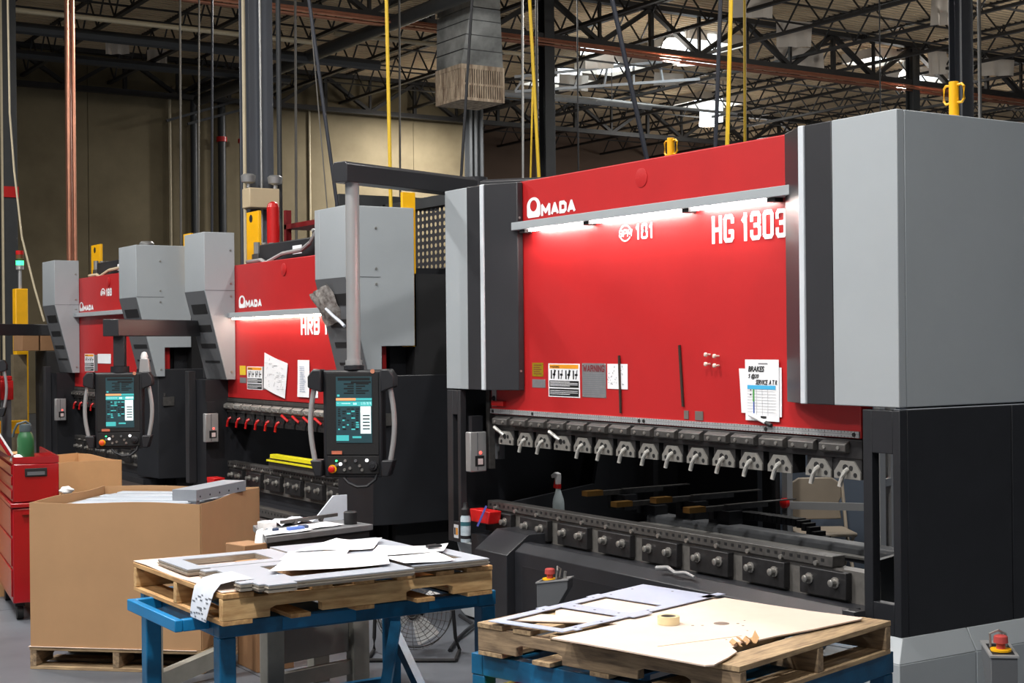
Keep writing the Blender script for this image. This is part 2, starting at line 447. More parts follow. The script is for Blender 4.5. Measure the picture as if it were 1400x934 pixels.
# columns
def column(x, y, label, mat=COLM, w=0.27, flange=0.3):
    r = empty('steel_column', (x, y, 0), label, 'column', 'steel columns of the hall')
    m = MB(); h = w/2
    m.box(x-h, x+h, y-h, y-h+0.02, 0.02, 9.72); m.box(x-h, x+h, y+h-0.02, y+h, 0.02, 9.72); m.box(x-0.012, x+0.012, y-h+.02, y+h-.02, 0.02, 9.72)
    m.build('shaft', mat, r, 0.004)
    B(x-0.24, x+0.24, y-0.24, y+0.24, 0, 0.02).build('base_plate', mat, r)
    B(x-0.2, x+0.2, y-0.2, y+0.2, 9.68, 9.70).build('cap_plate', mat, r)
    return r
c1 = column(6.55, 15.6, 'thick grey steel column behind the middle machine, with a beige box on it', w=0.29)
MB().tube([(6.33, 15.42, 0.1), (6.33, 15.42, 9.6)], 0.022).build('conduit', CONDUIT, c1)
MB().tube([(6.52, 15.40, 0.1), (6.52, 15.40, 9.6)], 0.016).build('conduit', GALV, c1)
MB().tube([(6.75, 15.42, 0.1), (6.75, 15.42, 9.6)], 0.03).build('conduit', COLD, c1)
c2 = column(18.8, 15.9, 'grey steel column rising behind the right yellow lifting post')
MB().tube([(19.0, 15.7, 0.1), (19.0, 15.7, 9.6)], 0.03).build('conduit', GALV, c2)
column(18.8, 27.8, 'dark steel column rising behind the yellow hoses above the red machine', COLD)
column(30.9, 27.8, 'dark steel column under the roof girder, far behind the grey cover', COLD)
cL = column(6.75, 27.8, 'dark steel column with a red band at the left edge', COLD)
B(6.6, 6.9, 27.64, 27.665, 4.55, 4.75).build('red_band', REDPL, cL)
B(6.58, 6.62, 27.6, 27.66, 0.1, 9.5).build('conduit', CONDUIT, cL)
column(23.6, 39.0, 'dark steel column at the right end of the lit concrete wall', COLD, w=0.42)
m = MB()
for dx in (-.28, -.1, .12): m.tube([(23.6+dx, 38.7, 0.2), (23.6+dx, 38.7, 9.0)], 0.05)
tag(m.build('conduit_bundle', COLD), 'three dark conduits running up the column at the end of the lit wall', 'conduit')

# pipes under the roof
def pipe(name, pts, r, mat, label, cat='pipe', group=None, n=8):
    o = MB().tube(pts, r, n).build(name, mat); return tag(o, label, cat, group)
pipe('fire_main', [(-4, 31.6, 8.55), (16.5, 31.7, 8.55)], 0.13, COLD, 'upper dark fire main crossing above the left wall')
pipe('fire_main', [(-4, 36.3, 8.9), (16.2, 36.3, 8.9)], 0.12, COLD, 'lower dark fire main crossing just above the left wall')
pipe('sprinkler_main', [(14.65, 39.0, 8.6), (14.7, 20.0, 8.6)], 0.15, COLD, 'thick dark sprinkler main running towards the duct', n=12)
pipe('conduit_run', [(-3, 30.4, 8.62), (14.1, 30.2, 8.60)], 0.055, CONDUIT, 'long beige conduit crossing the upper left, under the roof', 'conduit')
pipe('conduit_run', [(14.6, 30.2, 8.86), (19.6, 30.1, 8.86)], 0.05, CONDUIT, 'short beige conduit right of the thick grey column', 'conduit')
cop = empty('copper_pipe_bundle', (20, 27.8, 8.5), 'bundle of copper pipes running under the roof girder', 'pipe')
for k, (dy, dz) in enumerate(((-.2, 0), (-.12, .08), (-.02, -.02), (.1, .1), (.18, 0))):
    MB().tube([(9.0, 27.5+dy, 8.58+dz), (42, 27.95+dy, 8.58+dz)], 0.028, 6).build('pipe', COPPER, cop)
pipe('air_main', [(19.6, 33.3, 8.5), (26.0, 33.15, 8.5)], 0.1, GALV, 'bright galvanised air main right of the duct grille')
sc_o = pipe('strut_channel', [(22.9, 31.5, 8.2), (27.8, 31.5, 8.2)], 0.04, GALV, 'thin bright strut under the skylights, behind the black hose', 'strut')
OFF[sc_o.name] = (0, 0, 0)
for x in (23.4, 27.3): MB().tube([(x, 31.5, 8.22), (x, 31.5, 9.1)], .012, 6).build('hanger_rod', COLD, sc_o)
wt = MB()   # white painted truss beside the skylight
for a, b in (((21.4, 33.2, 8.55), (26.2, 31.2, 9.0)), ((21.4, 33.2, 8.95), (25.2, 31.6, 9.45))): wt.bar(a, b, 0.07)
for k in range(6):
    t0 = k/6; wt.bar((21.4+4.6*t0, 33.2-1.9*t0, 8.56+.43*t0), (21.7+4.2*t0, 33.1-1.7*t0, 9.0+.47*t0), 0.05)
tag(wt.build('white_truss', WHITEP), 'short white painted truss catching the skylight, behind the black hose', 'truss')
pipe('copper_riser', [(6.83, 24.12, 0.5), (6.83, 24.12, 9.5)], 0.05, COPPER, 'vertical copper pipe rising behind the far left machine', n=10)
ph = MB()
for dx in (-.045, .05): ph.tube([(6.85+dx, 24.05, 0.5), (6.85+dx, 24.05, 9.5)], 0.03, 8)
tag(ph.build('copper_riser', COPPER), 'pair of thinner copper pipes strapped against the vertical copper pipe', 'pipe')
pipe('fire_riser', [(14.77, 39.7, 0.3), (14.77, 39.7, 8.9), (14.77, 36.5, 8.95)], 0.1, COLD, 'left black fire riser on the concrete wall', group=None, n=12)
fr = empty('fire_riser', (15.6, 39.7, 0), 'middle black fire riser with red couplings on the wall', 'pipe')
MB().tube([(15.6, 39.7, 0.3), (15.6, 39.7, 8.9), (15.6, 36.5, 8.95)], 0.115, 12).build('pipe', COLD, fr)
for z in (7.6, 8.95): MB().cyl((15.6, 39.7, z), (15.6, 39.7, z+.14), 0.15).build('coupling', REDPL, fr)
fr = empty('fire_riser', (16.24, 39.7, 0), 'right black fire riser next to the thick grey column', 'pipe')
MB().tube([(16.24, 39.7, 0.3), (16.24, 39.7, 8.6), (16.24, 36.6, 8.9)], 0.1, 12).build('pipe', COLD, fr)
MB().cyl((16.24, 39.7, 7.6), (16.24, 39.7, 7.72), 0.14).build('coupling', REDPL, fr)
pipe('wall_conduit', [(14.12, 39.85, 0.0), (14.12, 39.85, 8.95), (14.25, 39.85, 9.08), (15.5, 39.85, 9.08)], 0.045, CONDUIT, 'bent beige conduit on the dark left part of the wall', 'conduit')
pipe('wall_conduit', [(18.46, 39.96, 0.0), (18.46, 39.96, 8.9)], 0.035, CONDUIT, 'straight brownish conduit on the wall right of the grey column', 'conduit')
for x, rr in ((14.2, .05), (14.95, .05)):
    pass
ub = empty('pipe_bracket', (14.8, 39.6, 8.3), 'black sloping unistrut bracket across the fire risers', 'bracket')
MB().bar((13.9, 39.5, 8.05), (16.5, 39.5, 8.95), 0.07).build('channel', COLD, ub); MB().bar((14.5, 39.45, 8.0), (16.5, 39.45, 8.65), 0.07).build('channel', COLD, ub)
for k, x in enumerate((33.9, 34.3)): pipe('far_conduit', [(x, 45.9, 0.0), (x, 45.9, 8.4)], 0.05, CONDUIT, ('left' if k == 0 else 'right') + ' one of two pale conduits on the brown far wall', 'conduit', 'pale conduits on the far wall')
for k, x in enumerate((35.0, 35.28, 35.56, 38.0, 38.3, 38.6)):
    pipe('far_conduit', [(x, 45.9, 0.0), (x, 45.9, 8.6)], 0.05, GALV, ('left', 'middle', 'right')[k % 3]+' grey conduit of the '+('left' if k < 3 else 'right')+' row on the brown far wall', 'conduit', 'grey conduits on the far wall')

# hanging hoses, cords and droppers
DROPS = [
    ('air_hose', (6.09, 11.54, 5.04), (6.11, 11.52, 2.6), 0.016, CABLEY, 'yellow air hose hanging behind the black swing arm', 'hose'),
    ('air_hose', (7.43, 11.27, 5.15), (7.52, 11.21, 2.6), 0.016, CABLEY, 'thick yellow air hose left of the dark column above the red machine', 'hose'),
    ('air_hose', (7.51, 11.34, 4.16), (7.47, 11.37, 2.6), 0.009, CABLEY, 'thin slanted yellow cord beside the thick yellow hose', 'hose'),
    ('air_hose', (7.34, 8.36, 4.52), (7.28, 8.40, 2.5), 0.016, CABLEY, 'thick yellow air hose hanging just left of the right grey cover', 'hose'),
    ('air_hose', (13.50, 15.11, 6.74), (13.47, 15.12, 2.5), 0.022, CABLEY, 'thin yellow cord farther back, right of the thick yellow hose', 'hose'),
    ('cable_drop', (5.49, 11.92, 5.05), (5.74, 11.76, 2.7), 0.016, CABLEN, 'slanted navy cable dropping onto the middle machine', 'cable'),
    ('cable_drop', (7.26, 11.97, 5.28), (7.10, 12.08, 2.6), 0.014, CABLEB, 'black cable hanging in front of the duct grille', 'cable'),
    ('cable_drop', (7.15, 9.67, 4.78), (7.46, 9.47, 3.0), 0.02, CABLEN, 'slanted black hose crossing the skylit roof', 'cable'),
    ('cable_drop', (8.27, 9.55, 4.89), (8.18, 9.60, 2.6), 0.018, CABLEN, 'purple black cable beside the thick yellow hose near the grey cover', 'cable'),
    ('dropper_wire', (9.09, 25.05, 8.32), (9.06, 25.07, 2.6), 0.02, CABLEG, 'leftmost grey wire hanging in front of the dark wall', 'wire'),
    ('dropper_wire', (9.38, 24.87, 8.32), (9.32, 24.90, 2.6), 0.016, CABLEG, 'grey wire hanging beside the left fire riser', 'wire'),
    ('dropper_wire', (8.84, 22.84, 7.82), (8.79, 22.87, 2.6), 0.02, CABLEN, 'dark wire hanging between the two left fire risers', 'wire'),
    ('dropper_wire', (8.14, 18.54, 6.80), (8.11, 18.56, 2.6), 0.014, CABLEG, 'grey wire just right of the thick grey column', 'wire'),
    ('dropper_wire', (8.32, 18.42, 6.80), (8.30, 18.43, 2.6), 0.018, CABLEG, 'second grey wire right of the thick grey column', 'wire'),
    ('dropper_wire', (5.92, 12.83, 5.30), (6.08, 12.72, 2.8), 0.006, CABLEG, 'very thin grey wire beside the slanted navy cable', 'wire'),
    ('dropper_wire', (10.47, 19.42, 7.29), (10.45, 19.43, 2.6), 0.016, CABLEG, 'grey wire between the yellow hose and the duct', 'wire'),
    ('dropper_wire', (10.94, 16.75, 6.77), (10.91, 16.76, 2.6), 0.018, GALV, 'bright wire hanging left of the yellow hose near the duct', 'wire'),
    ('dropper_wire', (12.21, 18.31, 7.27), (12.19, 18.32, 2.6), 0.02, CABLEG, 'grey wire hanging between yellow hose and dark column', 'wire'),
    ('dropper_wire', (18.06, 16.94, 7.71), (18.06, 16.94, 3.0), 0.012, CABLEB, 'black wire above the right grey cover', 'wire'),
    ('dropper_wire', (13.88, 19.61, 7.76), (13.87, 19.62, 3.0), 0.012, CABLEB, 'black wire right of the dark column above the red machine', 'wire'),
    ('loose_cord', (5.07, 20.50, 4.34), (5.39, 20.30, 2.14), 0.014, CONDUIT, 'pale slack cord hanging down to the far left machine', 'cord'),
]
for nm, a, b, r, mt, lb, ct in DROPS:
    a = Vector(a); b = Vector(b)
    top = a + (a-b) * ((9.6-a.z)/(a.z-b.z)) if 'slanted yellow' not in lb else a
    if ct == 'cord':
        pts = [(5.0, 20.6, 9.6), (5.02, 20.55, 5.0), (5.06, 20.5, 4.2), (5.14, 20.45, 3.3), (5.28, 20.36, 2.6), (5.39, 20.30, 2.14)]
    else: pts = [top, b]
    pipe(nm, pts, r, mt, lb, ct, n=6)

# curtains hung between the joists
for k, (x, y, z, w, h, lb) in enumerate([
        (24.96, 26.16, 9.20, 1.0, 0.62, 'pale curtain hanging right of the skylights, at the top'),
        (22.08, 24.43, 9.20, 1.0, 0.5, 'pale curtain at the top edge above the yellow hose'),
        (26.25, 22.69, 9.20, 0.62, 0.6, 'crumpled pale curtain beside the right grey column'),
        (27.27, 28.43, 9.20, 1.45, 0.6, 'brownish curtain behind the girder, left of the far column'),
        (30.96, 27.0, 9.20, 0.6, 0.62, 'folded curtain right of the far dark column'),
        (31.6, 27.0, 9.20, 0.6, 0.4, 'small curtain left of the right grey column'),
        (22.85, 31.28, 9.20, 0.85, 0.4, 'dark lit curtain hanging below the upper skylight'),
        (24.15, 34.31, 9.20, 0.9, 0.46, 'curtain between dark column and black hose'),
        (26.17, 32.50, 9.20, 0.9, 0.34, 'lower pale curtain under the bright lamp'),
        (24.85, 30.0, 9.20, 0.95, 0.28, 'upper pale curtain under the bright lamp'),
        (11.23, 35.41, 9.20, 0.55, 0.5, 'left beige baffle above the dark wall'),
        (12.68, 36.7, 9.20, 0.5, 0.45, 'right beige baffle above the dark wall'),
        (32.89, 26.6, 9.20, 1.2, 0.45, 'curtain right of the right grey column')]):
    mb = MB().sheet((x-w/2, y+w*.1, z-h/2-.04*w), (x+w/2, y-w*.1, z-h/2+.02), (x+w/2, y-w*.1, z+h/2), (x-w/2, y+w*.1, z+h/2), 10, 5,
                    lambda a, b, k=k: (0, 0.05*math.sin(a*14+k)*(1.2-b), 0), 0.006)
    tag(mb.build('curtain', FABRIC), lb, 'curtain', 'curtains hung under the roof')

# lamps
def high_bay(x, y, z, label, power=0, up=0):
    r = empty('high_bay_lamp', (x, y, z), label, 'lamp', 'high bay lamps of the hall')
    MB().lathe((x, y, z), [(0.30, -0.28), (0.285, -0.12), (0.2, 0.14), (0.11, 0.22), (0.10, 0.21), (0.19, 0.13), (0.27, -0.12), (0.285, -0.28)], 24).build('reflector', LAMPG, r)
    MB().lathe((x, y, z), [(0.11, 0.2), (0.13, 0.26), (0.13, 0.42), (0.06, 0.46)], 16).build('ballast', GALV, r)
    MB().cyl((x, y, z+.45), (x, y, 9.85), 0.012, 6).build('hanger', COLD, r)
    if power:
        ld = bpy.data.lights.new('lamp_bulb', 'AREA'); ld.energy = power; ld.shape = 'DISK'; ld.size = 0.55; ld.color = (1.0, 0.985, 0.965)
        lo = bpy.data.objects.new('lamp_bulb', ld); COL.objects.link(lo); lo.parent = r; lo.location = (0, 0, -0.29)
        if up:
            lu = bpy.data.lights.new('lamp_uplight', 'POINT'); lu.energy = up; lu.shadow_soft_size = 0.3; lu.color = (1.0, 0.97, 0.92)
            lo = bpy.data.objects.new('lamp_uplight', lu); COL.objects.link(lo); lo.parent = r; lo.location = (0, 0, -0.35)
    return r
high_bay(22.77, 28.17, 9.0, 'large glowing bell lamp beside the white skylight', 250, 260)
high_bay(31.35, 36.93, 9.1, 'smaller glowing bell lamp low between the yellow hoses', 250, 260)
high_bay(31.49, 28.53, 9.1, 'glowing bell lamp partly hidden by the far dark column', 250, 200)
for x, y, z, p in HALL_LAMPS:
    high_bay(x, y, z, 'unseen high bay lamp hanging over the machines and work aisle', p)
for x, y, p, up_ in ((21.6, 37.2, 900, 60), (20.0, 18.5, 400, 420), (29.0, 20.5, 300, 420), (11.5, 22.0, 320, 500), (40, 30, 300, 240), (38, 42, 300, 240), (50, 36, 300, 240)):  # unseen lamps added to brighten the far wall, roof, curtains and duct
    high_bay(x, y, 9.05 if x == 21.6 else 8.7, 'added high bay lamp farther back in the hall, hidden from view', p, up_)

# supply air duct with grille box
x0, x1, y0, y1, zb, zt = 15.33, 16.38, 25.8, 26.87, 6.78, 7.49
dct = empty('supply_air_duct', (15.9, 26.3, zb), 'galvanised air duct dropping to a square box with dusty grilles', 'duct')
MB().prism([(x0+.02, y0+.02), (x1-.02, y0+.02), (x1-.02, y1-.02), (x0+.02, y1-.02)], 'z', 7.52, 8.6, [(x0, y0-.4), (x1-.34, y0-.4), (x1-.34, y1-.1), (x0, y1-.1)]).build('duct_drop', DUCT, dct)
MB().prism([(x0, y0-.4), (x1-.34, y0-.4), (x1-.34, y1-.1), (x0, y1-.1)], 'z', 8.62, 9.88).build('duct_riser', DUCT, dct)
sm = MB()
for z, k in ((7.8, .25), (8.08, .5), (8.36, .78)): sm.box(x0-.012, x1-.34*k+.002, y0-.4*k-.012, y1-.1*k+.012, z, z+.012)
sm.build('seam', COLD, dct)
B(x0+.03, x1-.03, y0+.03, y1-.03, zb+.02, 7.5).build('plenum', BLACKM, dct)
fm = MB()
for z0, z1 in ((zb, zb+.06), (7.43, 7.52)): fm.box(x0, x1, y0, y0+.05, z0, z1); fm.box(x0, x1, y1-.05, y1, z0, z1); fm.box(x0, x0+.05, y0+.05, y1-.05, z0, z1); fm.box(x1-.05, x1, y0+.05, y1-.05, z0, z1)
for px_, py_ in ((x0, y0), (x1-.05, y0), (x0, y1-.05), (x1-.05, y1-.05)): fm.box(px_, px_+.05, py_, py_+.05, zb+.06, 7.43)
fm.box(x0+.05, x1-.05, y0+.01, y0+.04, 7.1, 7.14); fm.box(x0+.01, x0+.04, y0+.05, y1-.05, 7.1, 7.14)
fm.build('grille_frame', GRILLE, dct)
for k in range(17):
    a = x0+.08+k*(x1-x0-.16)/16; MB().box(a-.014, a+.014, y0+.008, y0+.045, zb+.06, 7.43).build('slat', GRILLE, dct)
    a = y0+.08+k*(y1-y0-.16)/16; MB().box(x0+.008, x0+.045, a-.014, a+.014, zb+.06, 7.43).build('slat', GRILLE, dct)
B(x0+.05, x1-.05, y0+.05, y1-.05, zb, zb+.02).build('bottom_panel', GRILLE, dct)
# ------------------------------------------------------------------ press brakes
X0 = 4.85      # plane of the ram fronts; the fronts face -X

def rect(mb, x, y0, y1, z0, z1, d=0.002):
    return mb.box(x-d, x, min(y0, y1), max(y0, y1), min(z0, z1), max(z0, z1))

def safety_label(parent, y0, y1, z0, z1, x=X0):
    """white sticker with an orange head, four black figures and two black text fields; y0 is its left edge"""
    w, h = y0-y1, z1-z0
    s = rect(MB(), x, y0, y1, z0, z1).build('safety_sticker', PAPER, parent); s['label'] = 'white safety sticker with orange head and black figures'
    x2 = x-0.0021
    rect(MB(), x2, y0-.04*w, y1+.04*w, z1-.15*h, z1-.03*h, .0006).build('orange_head', ORANGE, s)
    m = MB()
    text_mb('WARNING', x2-.0006, y0-.06*w, z1-.13*h, .3*w, .06*h, mb=m, d=.0006)
    for k in range(4):
        a = y0-(.06+.235*k)*w
        rect(m, x2, a-.02*w, a-.06*w, z0+.54*h, z0+.80*h, .0006)
        m.add([(x2-.0006, a-.10*w, z0+.54*h), (x2-.0006, a-.13*w, z0+.54*h), (x2-.0006, a-(.19-.05*(k % 2))*w, z0+.8*h), (x2-.0006, a-(.13+.04*(k % 2))*w, z0+.82*h)], [(0,1,2,3)])
        rect(m, x2, a-.08*w, a-.17*w, z0+.64*h, z0+.70*h, .0006)
    rect(m, x2, y0-.03*w, y1+.03*w, z0+.03*h, z0+.25*h, .0006); rect(m, x2, y0-.03*w, y1+.03*w, z0+.29*h, z0+.49*h, .0006)
    m.build('black_print', INK, s)
    m = MB()
    for z in (.08, .13, .18, .33, .37, .41, .45): rect(m, x2-.0006, y0-.06*w, y1+(.06+.25*(z in (.08, .33, .45)))*w, z0+z*h, z0+(z+.015)*h, .0005)
    m.build('white_print', PRINTW, s)

def lower_table(root, ya, yb, zt, pitch, mats=DARKBED, xr=0.0, cover=True):
    """die rail, clamp plates with bolts and apron; ya = left (far) end, yb = right end"""
    x = X0 + xr
    r = B(x-.01, x+.07, yb+.2, ya, zt-.052, zt).build('die_rail', STEELD, root, .004)
    m = MB(); k = 0; y = ya-.04
    while y > yb+.24:
        m.box(x-.012, x-.0095, y-.009, y+.009, zt-.030, zt-.016); y -= .052
    o = m.build('rail_holes', INK, r); o['kind'] = 'stuff'
    for k in range(13):
        y = ya-.1-k*(ya-yb-.4)/12.
        MB().lathe((x-.012, y, zt-.040), [(.012, -.012), (.012, .004), (.006, .006)], 8, 'x').build('rail_screw', CHROME, r)
    B(x+.005, x+.09, yb, ya, zt-.22, zt-.054).build('plate_backing', M('dull_backing_steel', (112, 109, 105), .45, .35, var=.12, scale=30), root)
    n = max(1, int(round((ya-yb)/pitch)))
    p = (ya-yb)/n
    for k in range(n):
        y1 = ya-.012-k*p; y0 = y1-p*.74
        pl = B(x-.035, x+.004, y0, y1, zt-.185, zt-.062).build('clamp_plate', PLATED, root, .004)
        for f in (.22, .78):
            yy = y0+(y1-y0)*f; zz = zt-.112
            bm_ = MB().lathe((x-.035, yy, zz), [(.026, 0), (.026, -.006), (.017, -.008), (.017, -.034), (.010, -.038)], 10, 'x')
            bm_.build('bolt', CHROME, pl)
    B(x+.02, x+.2, yb, ya, .12, zt-.222).build('apron', mats, root)

def tool_clamps(root, ya, n, pitch, z, lever_mat, raised=(), skip=(), xo=0.045, bracket_mat=STEEL, dark=STEELD, shift={}):
    x = X0 + xo
    for k in range(n):
        y1 = ya-k*pitch; y0 = y1-pitch*.82; yc_ = (y0+y1)/2
        blk = MB().prism([(x+.0, z-.055), (x+.0, z), (x-.055, z), (x-.09, z-.018), (x-.09, z-.05), (x-.075, z-.058)], 'y', y0, y1).build('tool_clamp', dark, root, .003)
        for f in (.25, .78): MB().lathe((x-.09, y0+(y1-y0)*f, z-.035), [(.009, 0), (.009, -.006), (.004, -.007)], 8, 'x').build('bolt', CHROME, blk)
        if k in skip: continue
        yq = yc_-.035+shift.get(k, 0)
        B(x-.055, x+.03, yq-pitch*.40, yq+pitch*.40, z-.175, z-.062).build('punch_holder', PLATED, blk, .003)
        w = pitch*.40
        m = MB()
        zz = z-.175
        poly = [(yq-w, zz), (yq+w, zz), (yq+w, zz+.032), (yq+w*.5, zz+.082), (yq-w*.5, zz+.082), (yq-w, zz+.032)]
        m.prism(poly, 'x', x-.064, x-.0555); m.build('bracket', bracket_mat, blk)
        m = MB()
        for dy, dz, rr in ((-w*.62, .02, .011), (w*.62, .02, .011), (-w*.3, .05, .012), (w*.12, .05, .017), (-.07*1.0, .125, .006), (0, .13, .006), (.06, .12, .006)):
            m.cyl((x-.066 if dz < .1 else x-.0565, yq+dy, zz+dz), (x-.0635 if dz < .1 else x-.0545, yq+dy, zz+dz), rr, 8)
        o = m.build('bolt_holes', INK, blk); o['kind'] = 'stuff'
        if k in raised:
            pts = [(x-.066, yq+.02, zz+.06), (x-.080, yq+.045, zz+.080), (x-.088, yq+.075, zz+.098), (x-.090, yq+.092, zz+.106)]
        else:
            pts = [(x-.064, yq-.005, zz+.045), (x-.082, yq-.002, zz+.034), (x-.09, yq+.006, zz+.008), (x-.088, yq+.018, zz-.018), (x-.09, yq+.022, zz-.034)]
        MB().tube(pts, .011, 8).build('lever', lever_mat, blk)

# ---------------------------- machine A: the large brake in the foreground
A = empty('press_brake', (X0, 6.25, 0), 'large red and grey press brake in the right foreground', 'machine', 'press brakes in a row')
YR, YL = 4.69, 7.835
pan = B(X0, X0+.08, 4.685, YL, 1.345, 2.773).build('ram_panel', RED, A, .006)
m = MB().lathe((X0-.001, 6.269, 2.677), [(.052, 0), (.052, -.002), (.050, -.0025)], 24, 'x'); m.build('plug', RED, pan)
wordmark(X0-.001, 7.396, 6.889, 2.543, 2.665, pan)
m = block_text('HG 1303', X0-.001, 5.690, 2.283, .545, .140, .29, .17); o = m.build('lettering', PRINTW, pan); o['label'] = 'white letters HG 1303'
o = block_text('181', X0-.001, 6.322, 2.346, .155, .084, .24, .2).build('lettering', PRINTW, pan); o['label'] = 'white number 181'
m = MB()
block_text('SPM', X0-.001, 6.475, 2.368, .118, .040, .22, .18, m, shear=.15)
for a0, a1 in ((.25, 2.6), (3.4, 5.7)):
    pts = [(X0-.002, 6.416-.05*math.cos(a0+(a1-a0)*i/12), 2.388+.043*math.sin(a0+(a1-a0)*i/12)) for i in range(13)]
    for i in range(12): m.bar(pts[i], pts[i+1], .007, .002, up=(1, 0, 0))
o = m.build('lettering', PRINTW, pan); o['label'] = 'white SPM emblem'
# printed plates and stickers on the ram
o = rect(MB(), X0, 7.356, 7.239, 1.589, 1.671).build('sticker', OLIVE, A); o['label'] = 'gold coloured square sticker'
o = rect(MB(), X0, 7.358, 7.217, 1.522, 1.572).build('sticker', PLACARD, A); o['label'] = 'small silver plate'
m = MB()
for k in range(5): rect(m, X0-.002, 7.34, 7.255+.02*(k % 2), 1.603+k*.013, 1.607+k*.013, .0005)
m.build('sticker_print', MAROON, A)
safety_label(A, 7.183, 6.862, 1.472, 1.668)
pl = rect(MB(), X0, 6.839, 6.609, 1.478, 1.672).build('warning_placard', PLACARD, A); pl['label'] = 'grey placard headed WARNING'
block_text('WARNING', X0-.002, 6.828, 1.624, .208, .038, .26, .14, None, .0008).build('lettering', MAROON, pl)
m = MB()
for k in range(11):
    zz = 1.492+k*.0115
    rect(m, X0-.002, 6.828, 6.622+(.05 if k in (0, 4) else .0), zz, zz+.004, .0006)
m.build('small_print', GREYINK, pl)
for yy in (6.832, 6.616):
    for zz in (1.486, 1.664): MB().lathe((X0-.002, yy, zz), [(.005, 0), (.004, -.003)], 8, 'x').build('rivet', CHROME, pl)
# light bar with three tubes
lb = B(X0-.075, X0, 5.0, 7.463, 2.472, 2.520).build('light_bar', GREY, A, .003)
for ya, yb in ((7.294, 6.753), (6.661, 5.872), (5.784, 5.246)):
    B(X0-.060, X0-.030, yb, ya, 2.458, 2.4715).build('light_tube', LED, lb)
for y in (7.36, 6.705, 5.828, 5.19): B(X0-.062, X0-.01, y-.028, y+.028, 2.452, 2.4715).build('tube_holder', BLACKM, lb)
for k in range(7): MB().cyl((X0-.02, 5.3+k*.33, 2.520), (X0-.02, 5.3+k*.33, 2.526), .008, 8).build('screw', CHROME, lb)
# scale below the ram
sc = B(X0-.008, X0, YR, YL, 1.350, 1.379).build('scale_rail', SCALEM, A)
m = MB()
for k in range(150):
    y = YL-.02-k*.0208; hh = .012 if k % 5 == 0 else .007
    m.box(X0-.0086, X0-.008, y-.0012, y+.0012, 1.379-hh, 1.379); m.box(X0-.0086, X0-.008, y-.0012, y+.0012, 1.350, 1.350+hh*.8)
m.box(X0-.0086, X0-.008, YR, YL, 1.3655, 1.3665)
o = m.build('scale_marks', INK, sc); o['kind'] = 'stuff'
for y in (7.80, 7.35, 6.30, 6.26, 5.30, 4.72): MB().lathe((X0-.008, y, 1.364), [(.010, 0), (.010, -.004), (.004, -.005)], 10, 'x').build('screw', BLACKM, sc)
B(X0-.015, X0+.09, 4.665, 7.77, 1.255, 1.342).build('clamp_rail', PLATED, A, .003)
tool_clamps(A, 7.755, 15, .2034, 1.338, M('bright_lever', (196, 194, 188), .3, .4), raised=(0, 3), bracket_mat=M('bright_bracket', (138, 136, 131), .4, .3, var=.1, scale=40), shift={13: -.055, 14: -.035, 1: -.01, 2: .0})
B(X0-.005, X0+.03, 4.70, 4.98, 1.16, 1.25).build('punch_bar', PLATED, A)
o = MB().box(X0-.006, X0, 7.765, 7.815, 1.395, 1.50).build('switch_plate', ALU, A)
MB().lathe((X0-.006, 7.79, 1.445), [(.017, 0), (.015, -.006), (.01, -.012)], 12, 'x').build('key_switch', INK, o)

# housings (upper covers), seen left and right of the ram
ZB, ZT, XF = 1.503, 2.767, 4.70
def cover_piece(name, poly, mat, z0=ZB, z1=ZT, bevel=.004):
    return MB().prism(poly, 'z', z0, z1).build(name, mat, A, bevel)
cover_piece('grey_cover', [(XF, 4.319), (XF+.045, 4.319), (XF+.045, 4.6), (XF+.045, 4.699), (XF, 4.699)], GREY)
cover_piece('side_cover', [(XF+.048, 4.321), (6.9, 4.321), (6.9, 4.699), (XF+.048, 4.699)], GREY)
cover_piece('dark_cover', [(XF, 4.701), (X0, 4.701), (X0, 4.870), (XF, 4.870)], CHAR)
cover_piece('trim_stripe', [(XF-.008, 4.871), (X0, 4.871), (X0, 4.905), (XF-.008, 4.905)], WHITEP)
cover_piece('chamfer_cover', [(XF, 4.906), (X0-.006, 4.906), (X0-.006, 5.112), (XF+.106, 5.112)], CHAR)
cover_piece('grey_cover', [(XF, 7.862), (6.6, 7.862), (6.6, 8.132), (XF, 8.132)], GREY)
cover_piece('dark_cover', [(XF, 7.694), (X0, 7.694), (X0, 7.861), (XF, 7.861)], CHAR)
cover_piece('trim_stripe', [(XF-.008, 7.654), (X0, 7.654), (X0, 7.693), (XF-.008, 7.693)], WHITEP)
cover_piece('chamfer_cover', [(XF, 7.653), (X0-.004, 7.653), (X0-.004, 7.440), (XF+.106, 7.440)], CHAR)
for z in (2.55, 1.62): MB().cyl((X0-.03, 7.440, z), (X0-.03, 7.434, z), .007, 8).build('cover_screw', CHROME, A)
